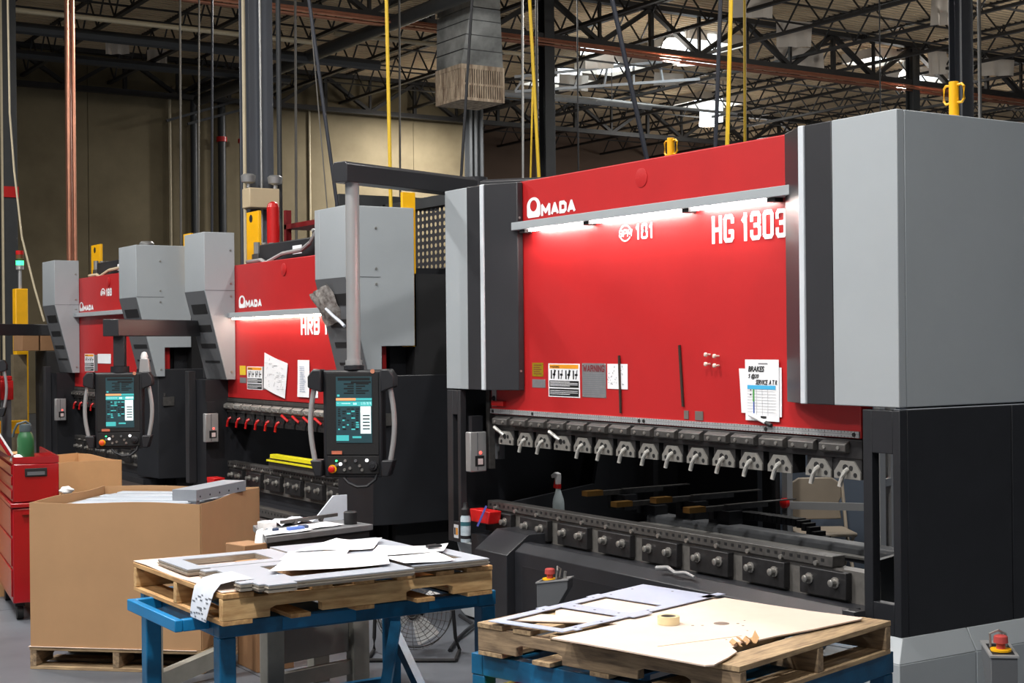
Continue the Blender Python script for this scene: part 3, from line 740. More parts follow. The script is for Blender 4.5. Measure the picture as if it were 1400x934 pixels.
# base: right column with window, side sheets, skirt
zb0, zb1 = .53, 1.490
m = MB()
m.box(XF, XF+.045, 4.319, 4.360, zb0, zb1); m.box(XF, XF+.045, 4.478, 4.530, zb0, zb1)
m.box(XF, XF+.045, 4.360, 4.478, 1.305, zb1); m.box(XF, XF+.045, 4.360, 4.478, zb0, .665)
m.build('front_column', BLACK, A, .003)
B(XF+.047, 5.415, 4.319, 4.355, zb0, zb1).build('side_panel', BLACK, A, .003)
B(5.421, 6.9, 4.319, 4.355, zb0, zb1).build('side_panel', BLACK, A, .003)
B(XF+.01, 6.9, 4.325, 4.36, zb1+.002, zb1+.006).build('cover_seam', WHITEP, A)
def skirt(x0, x1, y0, y1, mat=GREY):
    return MB().prism([(x0-.075, y0-.055), (x1, y0-.055), (x1, y1), (x0-.075, y1)], 'z', .02, .435).prism([(x0-.075, y0-.055), (x1, y0-.055), (x1, y1), (x0-.075, y1)], 'z', .436, .53, [(x0+.0, y0-.004), (x1, y0-.004), (x1, y1), (x0+.0, y1)]).build('base_skirt', mat, A, .003)
skirt(XF, 5.10, 4.319, 4.70)
MB().prism([(5.106, 4.264), (6.9, 4.264), (6.9, 4.7), (5.106, 4.7)], 'z', .02, .435).prism([(5.106, 4.264), (6.9, 4.264), (6.9, 4.7), (5.106, 4.7)], 'z', .436, .53, [(5.106, 4.315), (6.9, 4.315), (6.9, 4.7), (5.106, 4.7)]).build('base_skirt', GREY, A, .003)
# left column
m = MB()
m.box(XF, XF+.045, 8.06, 8.128, .53, 1.495); m.box(XF, XF+.045, 7.965, 8.0, .53, 1.495); m.box(XF, XF+.045, 8.0, 8.06, 1.34, 1.495); m.box(XF, XF+.045, 8.0, 8.06, .53, .66)
m.build('front_column', CHAR, A, .003)
o = rect(MB(), XF, 8.055, 8.0, .555, .64).build('sticker', PAPER, A); o['label'] = 'small white and orange sticker low on the left column'
rect(MB(), XF-.002, 8.03, 8.005, .575, .62, .0006).build('orange_print', ORANGE, o); rect(MB(), XF-.002, 8.05, 8.034, .575, .62, .0006).build('black_print', INK, o)
B(4.745, 6.6, 8.06, 8.128, .53, 1.5).build('side_panel', BLACK, A)
MB().prism([(4.86, 7.86), (6.6, 7.86), (6.6, 8.37), (4.93, 8.37), (4.86, 8.2)], 'z', .02, .385).prism([(4.86, 7.86), (6.6, 7.86), (6.6, 8.37), (4.93, 8.37), (4.86, 8.2)], 'z', .386, .53, [(4.72, 7.86), (6.6, 7.86), (6.6, 8.2), (4.82, 8.2), (4.72, 8.06)]).build('base_skirt', GREY, A, .004)
# C frames, rear covers
for y in (4.75, 7.80):
    MB().prism([(4.96, .15), (6.6, .15), (6.6, 2.6), (4.96, 2.6), (4.96, 1.5), (5.62, 1.42), (5.70, 1.25), (5.62, .86), (4.96, .78)], 'y', y-.03 if y < 6 else y, y+.03 if y > 6 else y+.0).build('side_frame', BLACK, A)
B(6.32, 6.36, 7.0, 7.8, .15, 2.55).build('rear_cover', BLACK, A)
B(6.9, 6.94, 7.46, 8.0, .1, 2.5).build('rear_cover', BLACKM, A)
B(6.0, 6.04, 7.66, 7.76, .2, 2.4).build('rear_post', CHAR, A)
B(4.94, 5.25, 4.78, 7.78, 1.50, 2.55).build('ram_back', BLACKM, A)
lower_table(A, 7.876, 4.66, .799, .402)
# front cover of the bed
m = MB().prism([(4.60, .06), (4.60, .575), (4.665, .622), (4.71, .622), (4.71, .06)], 'y', 4.56, 7.188)
m.build('bed_cover', DARKBED, A, .004)
B(4.71, 4.87, 4.56, 7.86, .45, .60).build('bed_shelf', DARKBED, A)
MB().prism([(4.545, .06), (4.545, .555), (4.70, .665), (4.86, .665), (4.86, .06)], 'y', 7.19, 7.545).build('end_cover', DARKBED, A, .004)
m = MB().box(4.595, 4.665, 4.49, 4.559, .602, .625).box(4.595, 4.602, 4.49, 4.559, .54, .602).box(4.658, 4.665, 4.49, 4.559, .54, .602); m.build('bed_rail_end', CHAR, A)
for y in (7.15, 6.95, 6.1, 5.3, 4.75): MB().lathe((4.869, y, .535), [(.012, 0), (.012, -.02), (.006, -.024)], 8, 'x').build('bed_screw', CHROME, A)
B(4.60-.004, 4.60, 4.7, 7.1, .15, .50).build('inset_panel', BLACK, A)
MB().box(4.42, 4.60, 6.2, 7.1, .02, .06).build('foot_rail', CHAR, A, .004)
# back gauge
bg = B(5.46, 5.60, 4.86, 7.05, .655, .745).build('gauge_beam', GREYD, A, .02)
B(5.40, 5.46, 4.86, 7.05, .69, .70).build('gauge_rail', STEEL, bg)
def gauge(y, z, xs):
    g = B(xs, xs+.10, y-.09, y+.09, .745, z).build('gauge_tower', BLACK, A)
    B(xs-.16, xs+.36, y-.02, y+.02, z, z+.028).build('gauge_arm', STEELD, g); B(xs-.24, xs-.12, y-.03, y+.03, z+.002, z+.034).build('gauge_finger', M('brass_finger', (150, 112, 58), .4, .6), g)
    B(xs+.02, xs+.55, y-.055, y-.02, z+.03, z+.036).build('gauge_plate', STEELD, g)
    B(xs-.02, xs+.18, y+.022, y+.06, z-.05, z+.0).build('gauge_block', BLACK, g)
for y, z, xs in ((7.35, .84, 5.46), (7.05, .80, 5.46), (6.72, .85, 5.5), (6.42, .82, 5.5)): gauge(y, z, xs)
m = MB(); pts = []
for k in range(30):
    y = 6.85-k*.038; z = .79 if k < 25 else .79-.012*(k-24)**1.6/2
    m.box(5.62, 5.70, y-.015, y+.015, z-.02, z+.02)
o = m.build('cable_chain', BLACKM, A); o['kind'] = 'stuff'
# laser safety unit and its bracket
def laser(root, y0, y1, z0, z1, x):
    b = B(x, x+.12, y0, y1, z0, z1).build('laser_unit', ALU, root, .006)
    B(x+.05, x+.056, y0-.0015, y0, z0+.01, z1-.005).build('groove', GREYD, b)
    B(x+.035, x+.10, y0-.003, y0, z0+.035, z0+.10).build('sensor_window', INK, b)
    B(x+.055, x+.09, y0-.005, y0-.003, z0+.045, z0+.082).build('sensor_light', M('sensor_glass', (226, 206, 204), .3), b)
    MB().lathe((x+.075, y0, z0+.118), [(.011, 0), (.008, -.006)], 10, 'y').build('pilot_light', LEDR, b)
    B(x+.02, x+.10, y0+.01, y1-.01, z1, z1+.10).build('bracket', BLACK, b)
laser(A, 7.845, 7.905, .985, 1.235, 4.70)
B(4.84, 4.88, 7.84, 7.88, 1.0, 1.5).build('guide_rod', STEELD, A)
MB().box(4.83, 4.90, 7.66, 7.80, 1.40, 1.43).build('red_cam', REDPL, A)
B(4.95, 4.99, 7.90, 8.02, 1.05, 1.40).build('bracket_plate', GREYD, A)
# top hoist posts with handles
def hoist_post(x, y, z0, z1, s=1.0):
    p = MB().cyl((x, y, z0), (x, y, z1), .022*s, 16).build('lifting_post', YELLOW, A, .002)
    for d in (-1, 1):
        pts = [(x, y+d*.018*s, z1-.016*s), (x, y+d*.045*s, z1-.014*s), (x, y+d*.056*s, z1-.026*s), (x, y+d*.056*s, z1-.082*s), (x, y+d*.045*s, z1-.096*s), (x, y+d*.018*s, z1-.094*s)]
        MB().tube(pts, .006*s, 8).build('handle', YELLOW, p)
hoist_post(5.2, 4.44, 2.60, 2.942)
hoist_post(5.1, 6.325, 2.60, 2.915, .95)

# ---------------------------- the two older brakes behind it
def old_brake(yc, half, zt, zbar, label, text_fn, screen):
    r = empty('press_brake', (X0, yc, 0), label, 'machine', 'press brakes in a row')
    yl, yr = yc+half, yc-half
    pin, pr = yc+half*.70, yc-half*.685
    p = B(X0, X0+.08, yr+.08, yl-.02, 1.33, zt).build('ram_panel', RED, r, .006)
    MB().lathe((X0-.001, yc+.08, zt-.085), [(.05, 0), (.05, -.006), (.044, -.009)], 20, 'x').build('plug', RED, p)
    text_fn(p, r)
    lbar = B(X0-.07, X0, pr, pin, zbar-.024, zbar+.022).build('light_bar', GREY, r, .003)
    if screen: B(X0-.055, X0-.028, pr+.15, pin-.06, zbar-.038, zbar-.0245).build('light_tube', EM('led_tube_dimmer', (255, 236, 214), 34.0), lbar)
    sc_ = B(X0-.008, X0, yr, yl-.02, 1.297, 1.328).build('scale_rail', STEELD, r)
    B(X0-.015, X0+.09, yr, yl-.05, 1.205, 1.292).build('clamp_rail', STEELD, r)
    n = 15; raised = (7, 8, 9, 10) if screen else ()
    tool_clamps(r, yl-.07, n, (2*half-.1)/n, 1.288, REDPL, raised=raised, bracket_mat=PLATED, dark=STEEL if screen else STEELD)
    lower_table(r, yl+.03, pr-.05, .772, .40)
    # housings: upright box whose front slopes back below
    prof = [(4.57, 2.775), (4.57, 2.272), (4.765, 1.492), (X0-.002, 1.492), (X0-.002, 2.775)]
    h = MB().prism(prof, 'y', pin, yl).build('left_housing', GREY, r, .004)
    profr = [(4.57, 2.775), (4.57, 2.272), (4.765, 1.492), (4.85, 1.492), (4.85, 1.775), (5.12, 1.775), (5.12, 2.775)]
    hr = MB().prism(profr, 'y', yr, pr-.08).prism([(4.57, 2.775), (4.57, 2.272), (4.765, 1.492), (4.845, 1.492), (4.845, 2.775)], 'y', pr-.0805, pr).build('right_housing', GREY, r, .004)
    for (ya, yb, par) in ((pin, yl, h), (yr, pr, hr)):
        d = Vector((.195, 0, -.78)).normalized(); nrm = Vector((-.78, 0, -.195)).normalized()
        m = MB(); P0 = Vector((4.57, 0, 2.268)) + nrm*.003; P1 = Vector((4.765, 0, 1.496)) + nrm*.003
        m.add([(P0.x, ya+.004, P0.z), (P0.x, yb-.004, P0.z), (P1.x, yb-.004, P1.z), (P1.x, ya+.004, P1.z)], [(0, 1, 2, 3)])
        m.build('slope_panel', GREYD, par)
        for f, hh in ((.20, .085), (.42, .06), (.62, .04), (.80, .018)):
            c = Vector((4.57, 0, 2.268)).lerp(Vector((4.765, 0, 1.496)), f) + nrm*.006
            a = c + d*hh*.5; b = c - d*hh*.5
            MB().prism([(b.x, b.z), (a.x, a.z), (a.x+.01, a.z+.003), (b.x+.01, b.z+.003)], 'y', ya+.05, yb-.09).build('vent_slot', INK, par)
        B(4.571, X0-.004, ya-.0015, ya-.0002, 2.268, 2.272).build('cover_seam', GREYD, par)
        for x, z in ((X0-.04, 2.62), (X0-.04, 2.33), (X0-.04, 2.22), (X0-.04, 1.56)):
            MB().cyl((x, ya-.0, z), (x, ya-.006, z), .009, 8).build('cover_screw', CHROME, par)
    # base columns
    MB().box(4.57, 4.64, yl-.07, yl+.02, .57, 1.565).build('front_column', CHAR, r, .004)
    B(4.641, 6.1, yl-.30, yl+.02, .10, 1.49).build('base_cabinet', BLACK, r)
    MB().prism([(4.73, pr-.02), (4.79, yr+.04), (4.97, yr), (6.2, yr), (6.2, pr-.02)], 'z', .49, 1.565).build('base_cabinet', BLACK, r, .006)
    B(5.0, 6.1, yr+.10, pr-.1, .02, .488).build('base_foot', BLACKM, r)
    B(5.13, 6.15, yr+.02, pr-.1, 1.566, 2.30).build('rear_box', BLACKM, r)
    for y in (yr+.16, yl-.28):
        B(5.0, 6.15, y, y+.05, .1, 2.35).build('side_frame', BLACK, r)
    B(6.16, 6.2, yr+.22, yl-.3, .1, 2.3).build('rear_cover', BLACKM, r)
    B(4.95, 5.2, yr+.22, yl-.3, 1.45, 2.3).build('ram_back', BLACKM, r)
    B(4.52, 4.72, yr+.3, yl+.0, .02, .42).build('bed_front', M('worn_bed_front', (64, 58, 56), .4, var=.15, scale=6), r, .01)
    B(4.72, X0+.01, yr+.3, yl, .02, .47).build('bed_shelf', DARKBED, r)
    laser(r, yl-.41, yl-.35, .95, 1.20, 4.595)
    # valves and tank on top
    t = MB().prism([(5.0, zt-.03), (5.35, zt-.03), (5.35, zt+.20), (5.0, zt+.17)], 'y', yc-.35, pin-.18).build('hydraulic_tank', BLACK, r, .01)
    MB().box(4.997, 4.9995, yc+.06, yc+.24, zt+.05, zt+.12).build('rating_plate', PAPER, t)
    MB().tube([(4.96, pin-.02, zt+.03), (4.95, pin-.35, zt+.03), (4.95, pin-.45, zt+.0), (4.95, pin-.8, zt+.06), (4.95, yc-.05, zt+.07), (4.95, yc-.22, zt+.12), (4.95, yc-.3, zt+.2), (5.0, yc-.16, zt+.22)], .018, 8).build('hose', CONDUIT if not screen else ALU, r)
    v = B(5.0, 5.2, pin-.16, pin-.02, zt-.02, zt+.10).build('valve_block', STEELD, r, .004)
    for k in range(3): MB().cyl((5.02+.07*k, pin-.09, zt+.10), (5.02+.07*k, pin-.09, zt+.20), .028, 10).build('valve', GALV, v)
    MB().lathe((5.2, yc-.14, zt+.2), [(.07, 0), (.08, .02), (.08, .13), (.06, .15)], 14).build('filler_cap', GALV, r)
    return r

def text_b(p, r):
    wordmark(X0-.001, 11.975, 11.476, 2.113, 2.222, p)
    o = block_text('HRB 1003', X0-.001, 10.690, 1.868, .86, .138, .28, .17).build('lettering', PRINTW, p); o['label'] = 'white letters starting HRB'
    o = rect(MB(), X0, 11.972, 11.842, 1.534, 1.614).build('sticker', YELLOWL, r); o['label'] = 'yellow square sticker'
    o = rect(MB(), X0, 11.972, 11.83, 1.465, 1.512).build('sticker', PLACARD, r); o['label'] = 'small silver plate'
    safety_label(r, 11.808, 11.479, 1.414, 1.609)
    o = rect(MB(), X0, 11.474, 11.25, 1.418, 1.612).build('warning_placard', PLACARD, r); o['label'] = 'grey placard mostly behind the drawing'
def text_c(p, r):
    wordmark(X0-.001, 16.753, 16.219, 2.195, 2.300, p)
    block_text('198', X0-.001, 15.75, 2.335, .20, .085, .34, .2).build('lettering', PRINTW, p)
    m = MB(); block_text('SPM', X0-.001, 15.95, 2.348, .17, .05, .3, .14, m, shear=.15)
    for i in range(12):
        a0, a1 = .4+i*.18, .4+(i+1)*.18
        m.bar((X0-.002, 15.86-.075*math.cos(a0), 2.37+.05*math.sin(a0)), (X0-.002, 15.86-.075*math.cos(a1), 2.37+.05*math.sin(a1)), .012, .002, up=(1, 0, 0))
    m.build('lettering', PRINTW, p)
    safety_label(r, 16.569, 16.22, 1.515, 1.71)
    o = rect(MB(), X0, 16.21, 16.09, 1.52, 1.70).build('warning_placard', PLACARD, r); o['label'] = 'narrow grey placard'
Bm = old_brake(10.93, 1.62, 2.49, 2.052, 'red and grey press brake in the middle, seen between two grey housings', text_b, True)
Cm = old_brake(15.58, 1.69, 2.571, 2.152, 'farthest red press brake at the left, partly behind a control panel', text_c, False)
# yellow lifting plates on the older brakes
def lift_plate(x, y0, y1, z0, z1, parent):
    o = B(x, x+.03, y0, y1, z0, z1).build('lifting_plate', YELLOW, parent, .003)
    MB().cyl((x-.002, (y0+y1)/2+.03, z1-.06), (x, (y0+y1)/2+.03, z1-.06), .035, 14).build('eye_hole', INK, o)
lift_plate(5.1, 12.13, 12.40, 2.4, 2.985, Bm)
lift_plate(5.1, 16.78, 17.13, 2.4, 2.975, Cm)
lift_plate(5.1, 13.83, 14.03, 2.4, 2.90, Cm)
B(5.04, 5.145, 9.33, 9.36, 1.77, 2.89).build('lifting_plate', YELLOW, Bm, .002)
# ---------------------------- control panels on swing arms
def panel_head(r, H=.63, Wd=.36, bright=True, seed=1):
    """local frame: x right, -y towards the operator, z up; origin at the foot of the hanging tube"""
    rr = random.Random(seed)
    w = Wd/2
    prof = [(-w, -.05), (w, -.05), (w, .07), (w*.6, .11), (-w*.6, .11), (-w, .07)]
    MB().prism(prof, 'z', -H-.02, -.02).build('panel_body', BLACK, r, .012)
    body = MB().box(-w+.02, w-.02, -.056, -.05, -H+.12, -.035).build('bezel', BLACKM, r, .004)
    sw, sh = .112, .405
    zs = -.06
    sx = .012
    s = MB().box(sx-sw, sx+sw, -.059, -.056, zs-sh, zs).build('screen', SCR_D, r)
    m = MB(); F = -.0592
    def q(mi, x0, x1, z0, z1):
        m.cur = mi; a, b = sx-sw+x0*2*sw, sx-sw+x1*2*sw; c, d = zs-sh*z1, zs-sh*z0
        m.add([(a, F, c), (b, F, c), (b, F, d), (a, F, d)], [(0, 1, 2, 3)])
    q(4, .05, .95, .015, .06); q(4, .42, .98, .07, .10); q(1, .03, .10, .27, .30)
    for k in range(5):
        z = .10+k*.035; q(4, .22+.1*(k % 2), .50, z, z+.022); q(4, .56, .92-.1*(k % 3), z, z+.022)
    q(3, .0, .55, .325, .36); q(1, .55, 1.0, .325, .36); q(1, 0, 1, .372, .445); q(2, .70, .98, .385, .425); q(2, .03, .40, .40, .41); q(2, .48, .58, .395, .425)
    F = -.0594
    for c in range(5):
        for k in range(10):
            if rr.random() < .75: q(1 if rr.random() < .4 else 4, .05+c*.125, .05+c*.125+.05+rr.random()*.06, .48+k*.034, .50+k*.034)
    q(2, .68, .97, .45, .86); q(1, .0, .35, .885, .97); q(1, .45, .7, .90, .93)
    F = -.0597
    for k in range(5): q(4, .74, .94, .58+k*.05, .60+k*.05)
    m.build('screen_readout', [SCR_D, SCR_T, SCR_W, SCR_O, SCR_K], s)
    kp = MB().box(-w+.03, w-.02, -.062, -.056, -H+.005, -H+.115).build('key_panel', BLACKM, r, .003)
    MB().box(-w+.055, -w+.12, -.063, -.0585, -H+.125, -H+.145).build('nameplate', M('orange_plate', (196, 110, 84), .4), r)
    es = MB().lathe((-w+.06, -.062, -H+.035), [(.026, 0), (.026, -.006)], 16, 'y').build('stop_collar', YELLOW, kp)
    MB().lathe((-w+.06, -.068, -H+.035), [(.013, 0), (.013, -.010), (.020, -.012), (.020, -.026), (.014, -.030)], 16, 'y').build('stop_button', REDPL if not bright else M('orange_red_button', (232, 84, 40), .4), kp)
    for k, (bx, bz, mt) in enumerate(((-.10, .085, LEDG), (-.075, .065, LEDW), (-.045, .085, CHROME), (.09, .088, LEDW), (-.05, .03, CHROME), (-.015, .04, CHROME), (.045, .055, CHROME), (.06, .03, CHROME), (-.1, .06, GREYD), (.02, .085, GREYD))):
        MB().lathe((bx, -.062, -H+bz), [(.010 if mt is not LEDG else .006, 0), (.009 if mt is not LEDG else .006, -.008)], 10, 'y').build('push_button', mt, kp)
    MB().lathe((.13, -.062, -H+.055), [(.03, 0), (.027, -.014), (.014, -.016), (.013, -.024)], 16, 'y').build('hand_wheel', BLACK, kp)
    for sd in (-1, 1):
        a = sd*w
        MB().prism([(a, -.015), (a+sd*.055, -.015), (a+sd*.085, -.06), (a+sd*.085, -.125), (a, -.155)], 'y', -.095, .03).build('handle_block', BLACK, r, .008)
        MB().prism([(a, -H+.09), (a+sd*.075, -H+.09), (a+sd*.045, -H-.01), (a, -H-.01)], 'y', -.095, .03).build('handle_block', BLACK, r, .008)
        pts = [(a+sd*(.050+.028*math.sin(PI*t/8)), -.055, -.115-(H-.195)*t/8) for t in range(9)]
        MB().tube(pts, .016, 10).build('grip', ALU, r)
    for z in (-.30, -.335): MB().box(-w-.002, -w+.002, -.03, -.01, z-.01, z+.01).build('side_slot', INK, r)
    MB().lathe((.13, -.0565, -.028), [(.014, 0), (.014, -.003)], 14, 'y').build('round_badge', M('copper_badge', (196, 130, 104), .4), r)
    pts = [(-.06, -.04, -H-.02), (-.03, -.05, -H-.05), (.03, -.06, -H-.075), (.09, -.06, -H-.07), (.14, -.05, -H-.03), (.165, -.04, -H+.06), (.165, -.03, -H+.12)]
    MB().tube(pts, .011, 8).build('cable', CABLEB, r)

# panel A: nearest, hanging from the arm over the large brake
pa = empty('control_panel', (4.03, 8.11, 1.655), 'control panel hanging on the long silver tube, nearest to the camera', 'control panel', 'operator control panels', rz=-.57-.13, world=False)
panel_head(pa, H=.66, Wd=.37, bright=False, seed=3)
MB().cyl((0, 0, -.02), (0, 0, .012), .062, 20).build('tube_foot', BLACK, pa, .004); MB().cyl((0, 0, .012), (0, 0, .04), .052, 20).build('tube_foot', ALU, pa)
MB().cyl((0, 0, .04), (0, 0, 1.135), .043, 24).build('hanging_tube', ALU, pa)
arm = empty('swing_arm', (5.17, 8.5, 2.85), 'black folded sheet swing arm carrying the long silver tube', 'arm')
P0 = Vector((4.02, 8.12, 2.848)); P1 = Vector((5.17, 8.53, 2.848)); P2 = Vector((6.35, 7.25, 2.86))
def arm_seg(a, b, w0, h, ext=0.0):
    d = (b-a).normalized(); n_ = Vector((-d.y, d.x, 0))*w0/2; a = a-d*ext
    m = MB(); h2 = h/2
    vs = []
    for p in (a, b):
        for u, z in ((-1, -h2), (1, -h2), (1, h2*.7), (.72, h2), (-.72, h2), (-1, h2*.7)): vs.append(p+n_*u+Vector((0, 0, z)))
    m.add(vs, [(0,1,2,3,4,5), (11,10,9,8,7,6)] + [(i, (i+1) % 6, (i+1) % 6+6, i+6) for i in range(6)])
    return m
arm_seg(P0, P1, .13, .125, .09).build('arm_link', CHAR, arm, .004)
arm_seg(P1, P2, .13, .10, .06).build('arm_link', CHAR, arm, .004)
MB().cyl((P1.x, P1.y, 2.79), (P1.x, P1.y, 2.92), .085, 20).build('elbow', CHAR, arm)
MB().cyl((6.35, 7.25, 2.60), (6.35, 7.25, 2.86), .06, 16).build('pivot_post', CHAR, arm)
B(4.82, 4.823, 8.36, 8.39, 2.83, 2.86).build('end_plate', BLACKM, arm)

# panel B: in front of the farthest brake
pb = empty('control_panel', (3.72, 11.75, 1.60), 'control panel with bright teal screen on a short black post, beside the open box', 'control panel', 'operator control panels', rz=-.50, world=False)
panel_head(pb, H=.62, Wd=.38, seed=5)
MB().cyl((.0, .02, -.02), (.0, .02, .03), .075, 20).build('tube_foot', BLACK, pb)
MB().box(-.045, .045, -.02, .07, .03, .30).build('hanging_post', CHAR, pb, .004)
MB().prism([(.16, -.02), (.25, -.02), (.235, .09), (.17, .09)], 'y', -.03, .03).build('lamp_bracket', ALU, pb, .004); MB().lathe((.20, 0, .09), [(.028, 0), (.03, .02), (.02, .05), (.004, .058)], 12).build('lamp_dome', RAGM, pb)
arm2 = empty('swing_arm', (4.5, 11.9, 1.95), 'black square swing arm carrying the panel with the bright teal screen', 'arm')
MB().bar((3.64, 11.72, 1.945), (4.80, 12.62, 1.945), .15, .14).build('arm_link', CHAR, arm2, .006)
MB().cyl((4.85, 12.66, 1.5), (4.85, 12.66, 2.02), .07, 16).build('pivot_post', CHAR, arm2)
# panel C: cut by the left edge
pc = empty('control_panel', (3.70, 16.50, 1.67), 'dark control panel cut off by the left edge', 'control panel', 'operator control panels', rz=-.35, world=False)
panel_head(pc, H=.62, Wd=.38, seed=8)
MB().cyl((0, .02, -.02), (0, .02, .27), .05, 16).build('hanging_post', CHAR, pc)
arm3 = empty('swing_arm', (4.6, 17.2, 1.96), 'black swing arm entering from the left edge above the brown boxes', 'arm')
MB().bar((3.62, 16.45, 1.99), (4.95, 17.75, 1.99), .14, .13).build('arm_link', CHAR, arm3, .006)
MB().cyl((4.98, 17.80, 1.4), (4.98, 17.80, 2.06), .07, 16).build('pivot_post', CHAR, arm3)

# ---------------------------- notes and small things on the brakes
def note(y0, y1, z0, z1, x, label, name='paper_note', grp=None, skew=(0,0,0,0), lift=.0, fold=None):
    o = MB().sheet((x, y0+skew[0], z0), (x, y1+skew[1], z0+skew[2]), (x, y1, z1+skew[3]), (x, y0, z1), 6, 6, lambda a, b: (-(lift*(abs(a-.5)*2)**2) - lift*(1-b)**2, 0, 0), .0008).build(name, PAPER)
    return tag(o, label, 'paper', grp)
note(5.49, 5.36, 1.437, 1.655, X0-.003, 'blank white sheet behind the laminated job sheet, sticking out left', skew=(-.02, 0, 0, 0), lift=.004)
note(5.30, 5.188, 1.425, 1.662, X0-.003, 'blank white sheet behind the laminated job sheet, sticking out right', lift=.002)
js = note(5.442, 5.203, 1.402, 1.700, X0-.009, 'laminated job sheet with black handwriting and a blue table head', skew=(0, 0, 0, 0))
OFF[js.name] = (0, 0, 0)
xx = X0-.0112
m = MB(); text_mb('BRAKES', xx, 5.418, 1.640, .115, .028, bold=.03, shear=.2, mb=m, d=.0006); text_mb('5 @20', xx, 5.418, 1.604, .075, .026, bold=.02, shear=.2, mb=m, d=.0006); text_mb('SERVICE  A T R', xx, 5.365, 1.578, .15, .024, bold=.025, shear=.25, mb=m, d=.0006)
rect(m, xx, 5.405, 5.398, 1.548, 1.555, .0006) ; rect(m, xx, 5.407, 5.398, 1.525, 1.532, .0006); rect(m, xx, 5.332, 5.292, 1.415, 1.426, .0006)
m.build('handwriting', INK, js)
rect(MB(), xx, 5.425, 5.225, 1.556, 1.575, .0005).build('table_head', BLUEP, js)
m = MB()
for k in range(8): rect(m, xx, 5.425, 5.225, 1.546-k*.0145, 1.5468-k*.0145, .0005)
for y in (5.36, 5.32, 5.28): rect(m, xx, y, y-.0008, 1.43, 1.555, .0005)
rect(m, xx, 5.345, 5.28, 1.678, 1.683, .0005)
m.build('table_lines', GREYINK, js)
rect(MB(), xx, 5.386, 5.376, 1.495, 1.555, .0007).build('marker_line', GREENP, js); rect(MB(), xx, 5.384, 5.376, 1.437, 1.495, .0007).build('marker_line', DBLUEP, js)
mk = tag(MB().cyl((X0-.022, 5.40, 1.432), (X0-.022, 5.285, 1.396), .0095, 12).build('marker_pen', RAGM), 'white marker pen with black cap across the foot of the job sheet', 'pen')
OFF[mk.name] = (0, 0, 0); MB().cyl((X0-.022, 5.284, 1.3957), (X0-.022, 5.245, 1.3835), .0095, 12).build('cap', INK, mk)
s3 = note(6.592, 6.406, 1.531, 1.670, X0-.003, 'white instruction card half covered by the left steel strip')
OFF[s3.name] = (0, 0, 0); m = MB(); rr = random.Random(4)
for k in range(26): y = 6.585-rr.random()*.15; z = 1.545+rr.random()*.11; m.bar((X0-.0052, y, z), (X0-.0052, y-.012+rr.random()*.02, z+.012*rr.random()), .003, .0008, up=(1, 0, 0))
m.build('card_print', GREYINK, s3)
STRIPM = M('dark_steel_strip', (72, 62, 56), .45, .5, var=.15, scale=30)
tag(MB().bar((X0-.008, 6.476, 1.717), (X0-.008, 6.467, 1.399), .013, .008, up=(1, 0, 0)).build('steel_strip', STRIPM), 'dark steel strip stuck upright over the instruction card', 'strip', 'steel strips on the red front')
tag(MB().bar((X0-.006, 5.954, 1.772), (X0-.006, 5.929, 1.452), .014, .008, up=(1, 0, 0)).build('steel_strip', STRIPM), 'dark steel strip stuck upright alone on the red front, right of middle', 'strip', 'steel strips on the red front')
for k, (y, w, z0, z1) in enumerate(((5.924, .035, 1.388, 1.432), (5.835, .062, 1.386, 1.432))):
    tag(rect(MB(), X0-.0005, y, y-w, z0, z1, .004).build('steel_shim', M('dull_shim', (124, 116, 112), .5, .4)), ('narrow' if k == 0 else 'wide') + ' grey steel shim standing on the scale below the right strip', 'shim', 'shims on the scale')
for k, (y, z, w_) in enumerate(((5.715, 1.723, 'upper left'), (5.648, 1.716, 'upper right'), (5.716, 1.675, 'lower left'), (5.648, 1.668, 'lower right'))):
    tag(MB().lathe((X0-.001, y, z), [(.005, 0), (.005, -.022), (.011, -.024), (.011, -.034), (.006, -.038)], 12, 'x').build('magnet_pin', M('cream_pin', (226, 206, 192), .4)), w_ + ' of four pale magnetic pins on the red front', 'pin', 'magnetic pins on the red front')
# notes on the middle brake
dn = MB().sheet((X0-.008, 11.432, 1.435), (X0-.008, 10.999, 1.355), (X0-.008, 10.934, 1.641), (X0-.008, 11.409, 1.729), 6, 6, lambda a, b: (-.012*math.sin(a*3), 0, 0), .001).build('drawing_sheet', PAPER)
tag(dn, 'tilted white drawing sheet on the middle brake', 'paper')
OFF[dn.name] = (0, 0, 0); m = MB()
for k in range(34):
    a, b = .1+rr.random()*.8, .1+rr.random()*.8; y = 11.42-.46*a; z = 1.445+.27*b-.085*a
    m.bar((X0-.024, y, z), (X0-.024, y-.02-.05*rr.random()*(k % 2), z+.04*rr.random()*((k+1) % 2)), .002, .0008, up=(1, 0, 0))
m.build('drawing_lines', GREYINK, dn)
n2 = note(10.740, 10.52, 1.376, 1.670, X0-.004, 'upright white list sheet to the right of the tilted drawing', lift=.006); OFF[n2.name] = (0, 0, 0)
m = MB()
for k in range(14): rect(m, X0-.014, 10.70, 10.58+.05*rr.random(), 1.42+k*.015, 1.424+k*.015, .0006)
m.build('list_print', M('bluish_ink', (150, 164, 190), .6), n2)
note(10.46, 10.38, 1.376, 1.60, X0-.004, 'white sheet mostly hidden behind the nearest control panel')
note(16.07, 15.60, 1.605, 1.71, X0-.004, 'small white note on the farthest brake, above the bright screen')
bagm = M('crumpled_clear_bag', (150, 146, 142), .25, var=.25, scale=25, c2=(96, 88, 84), bump=.6, bscale=30)
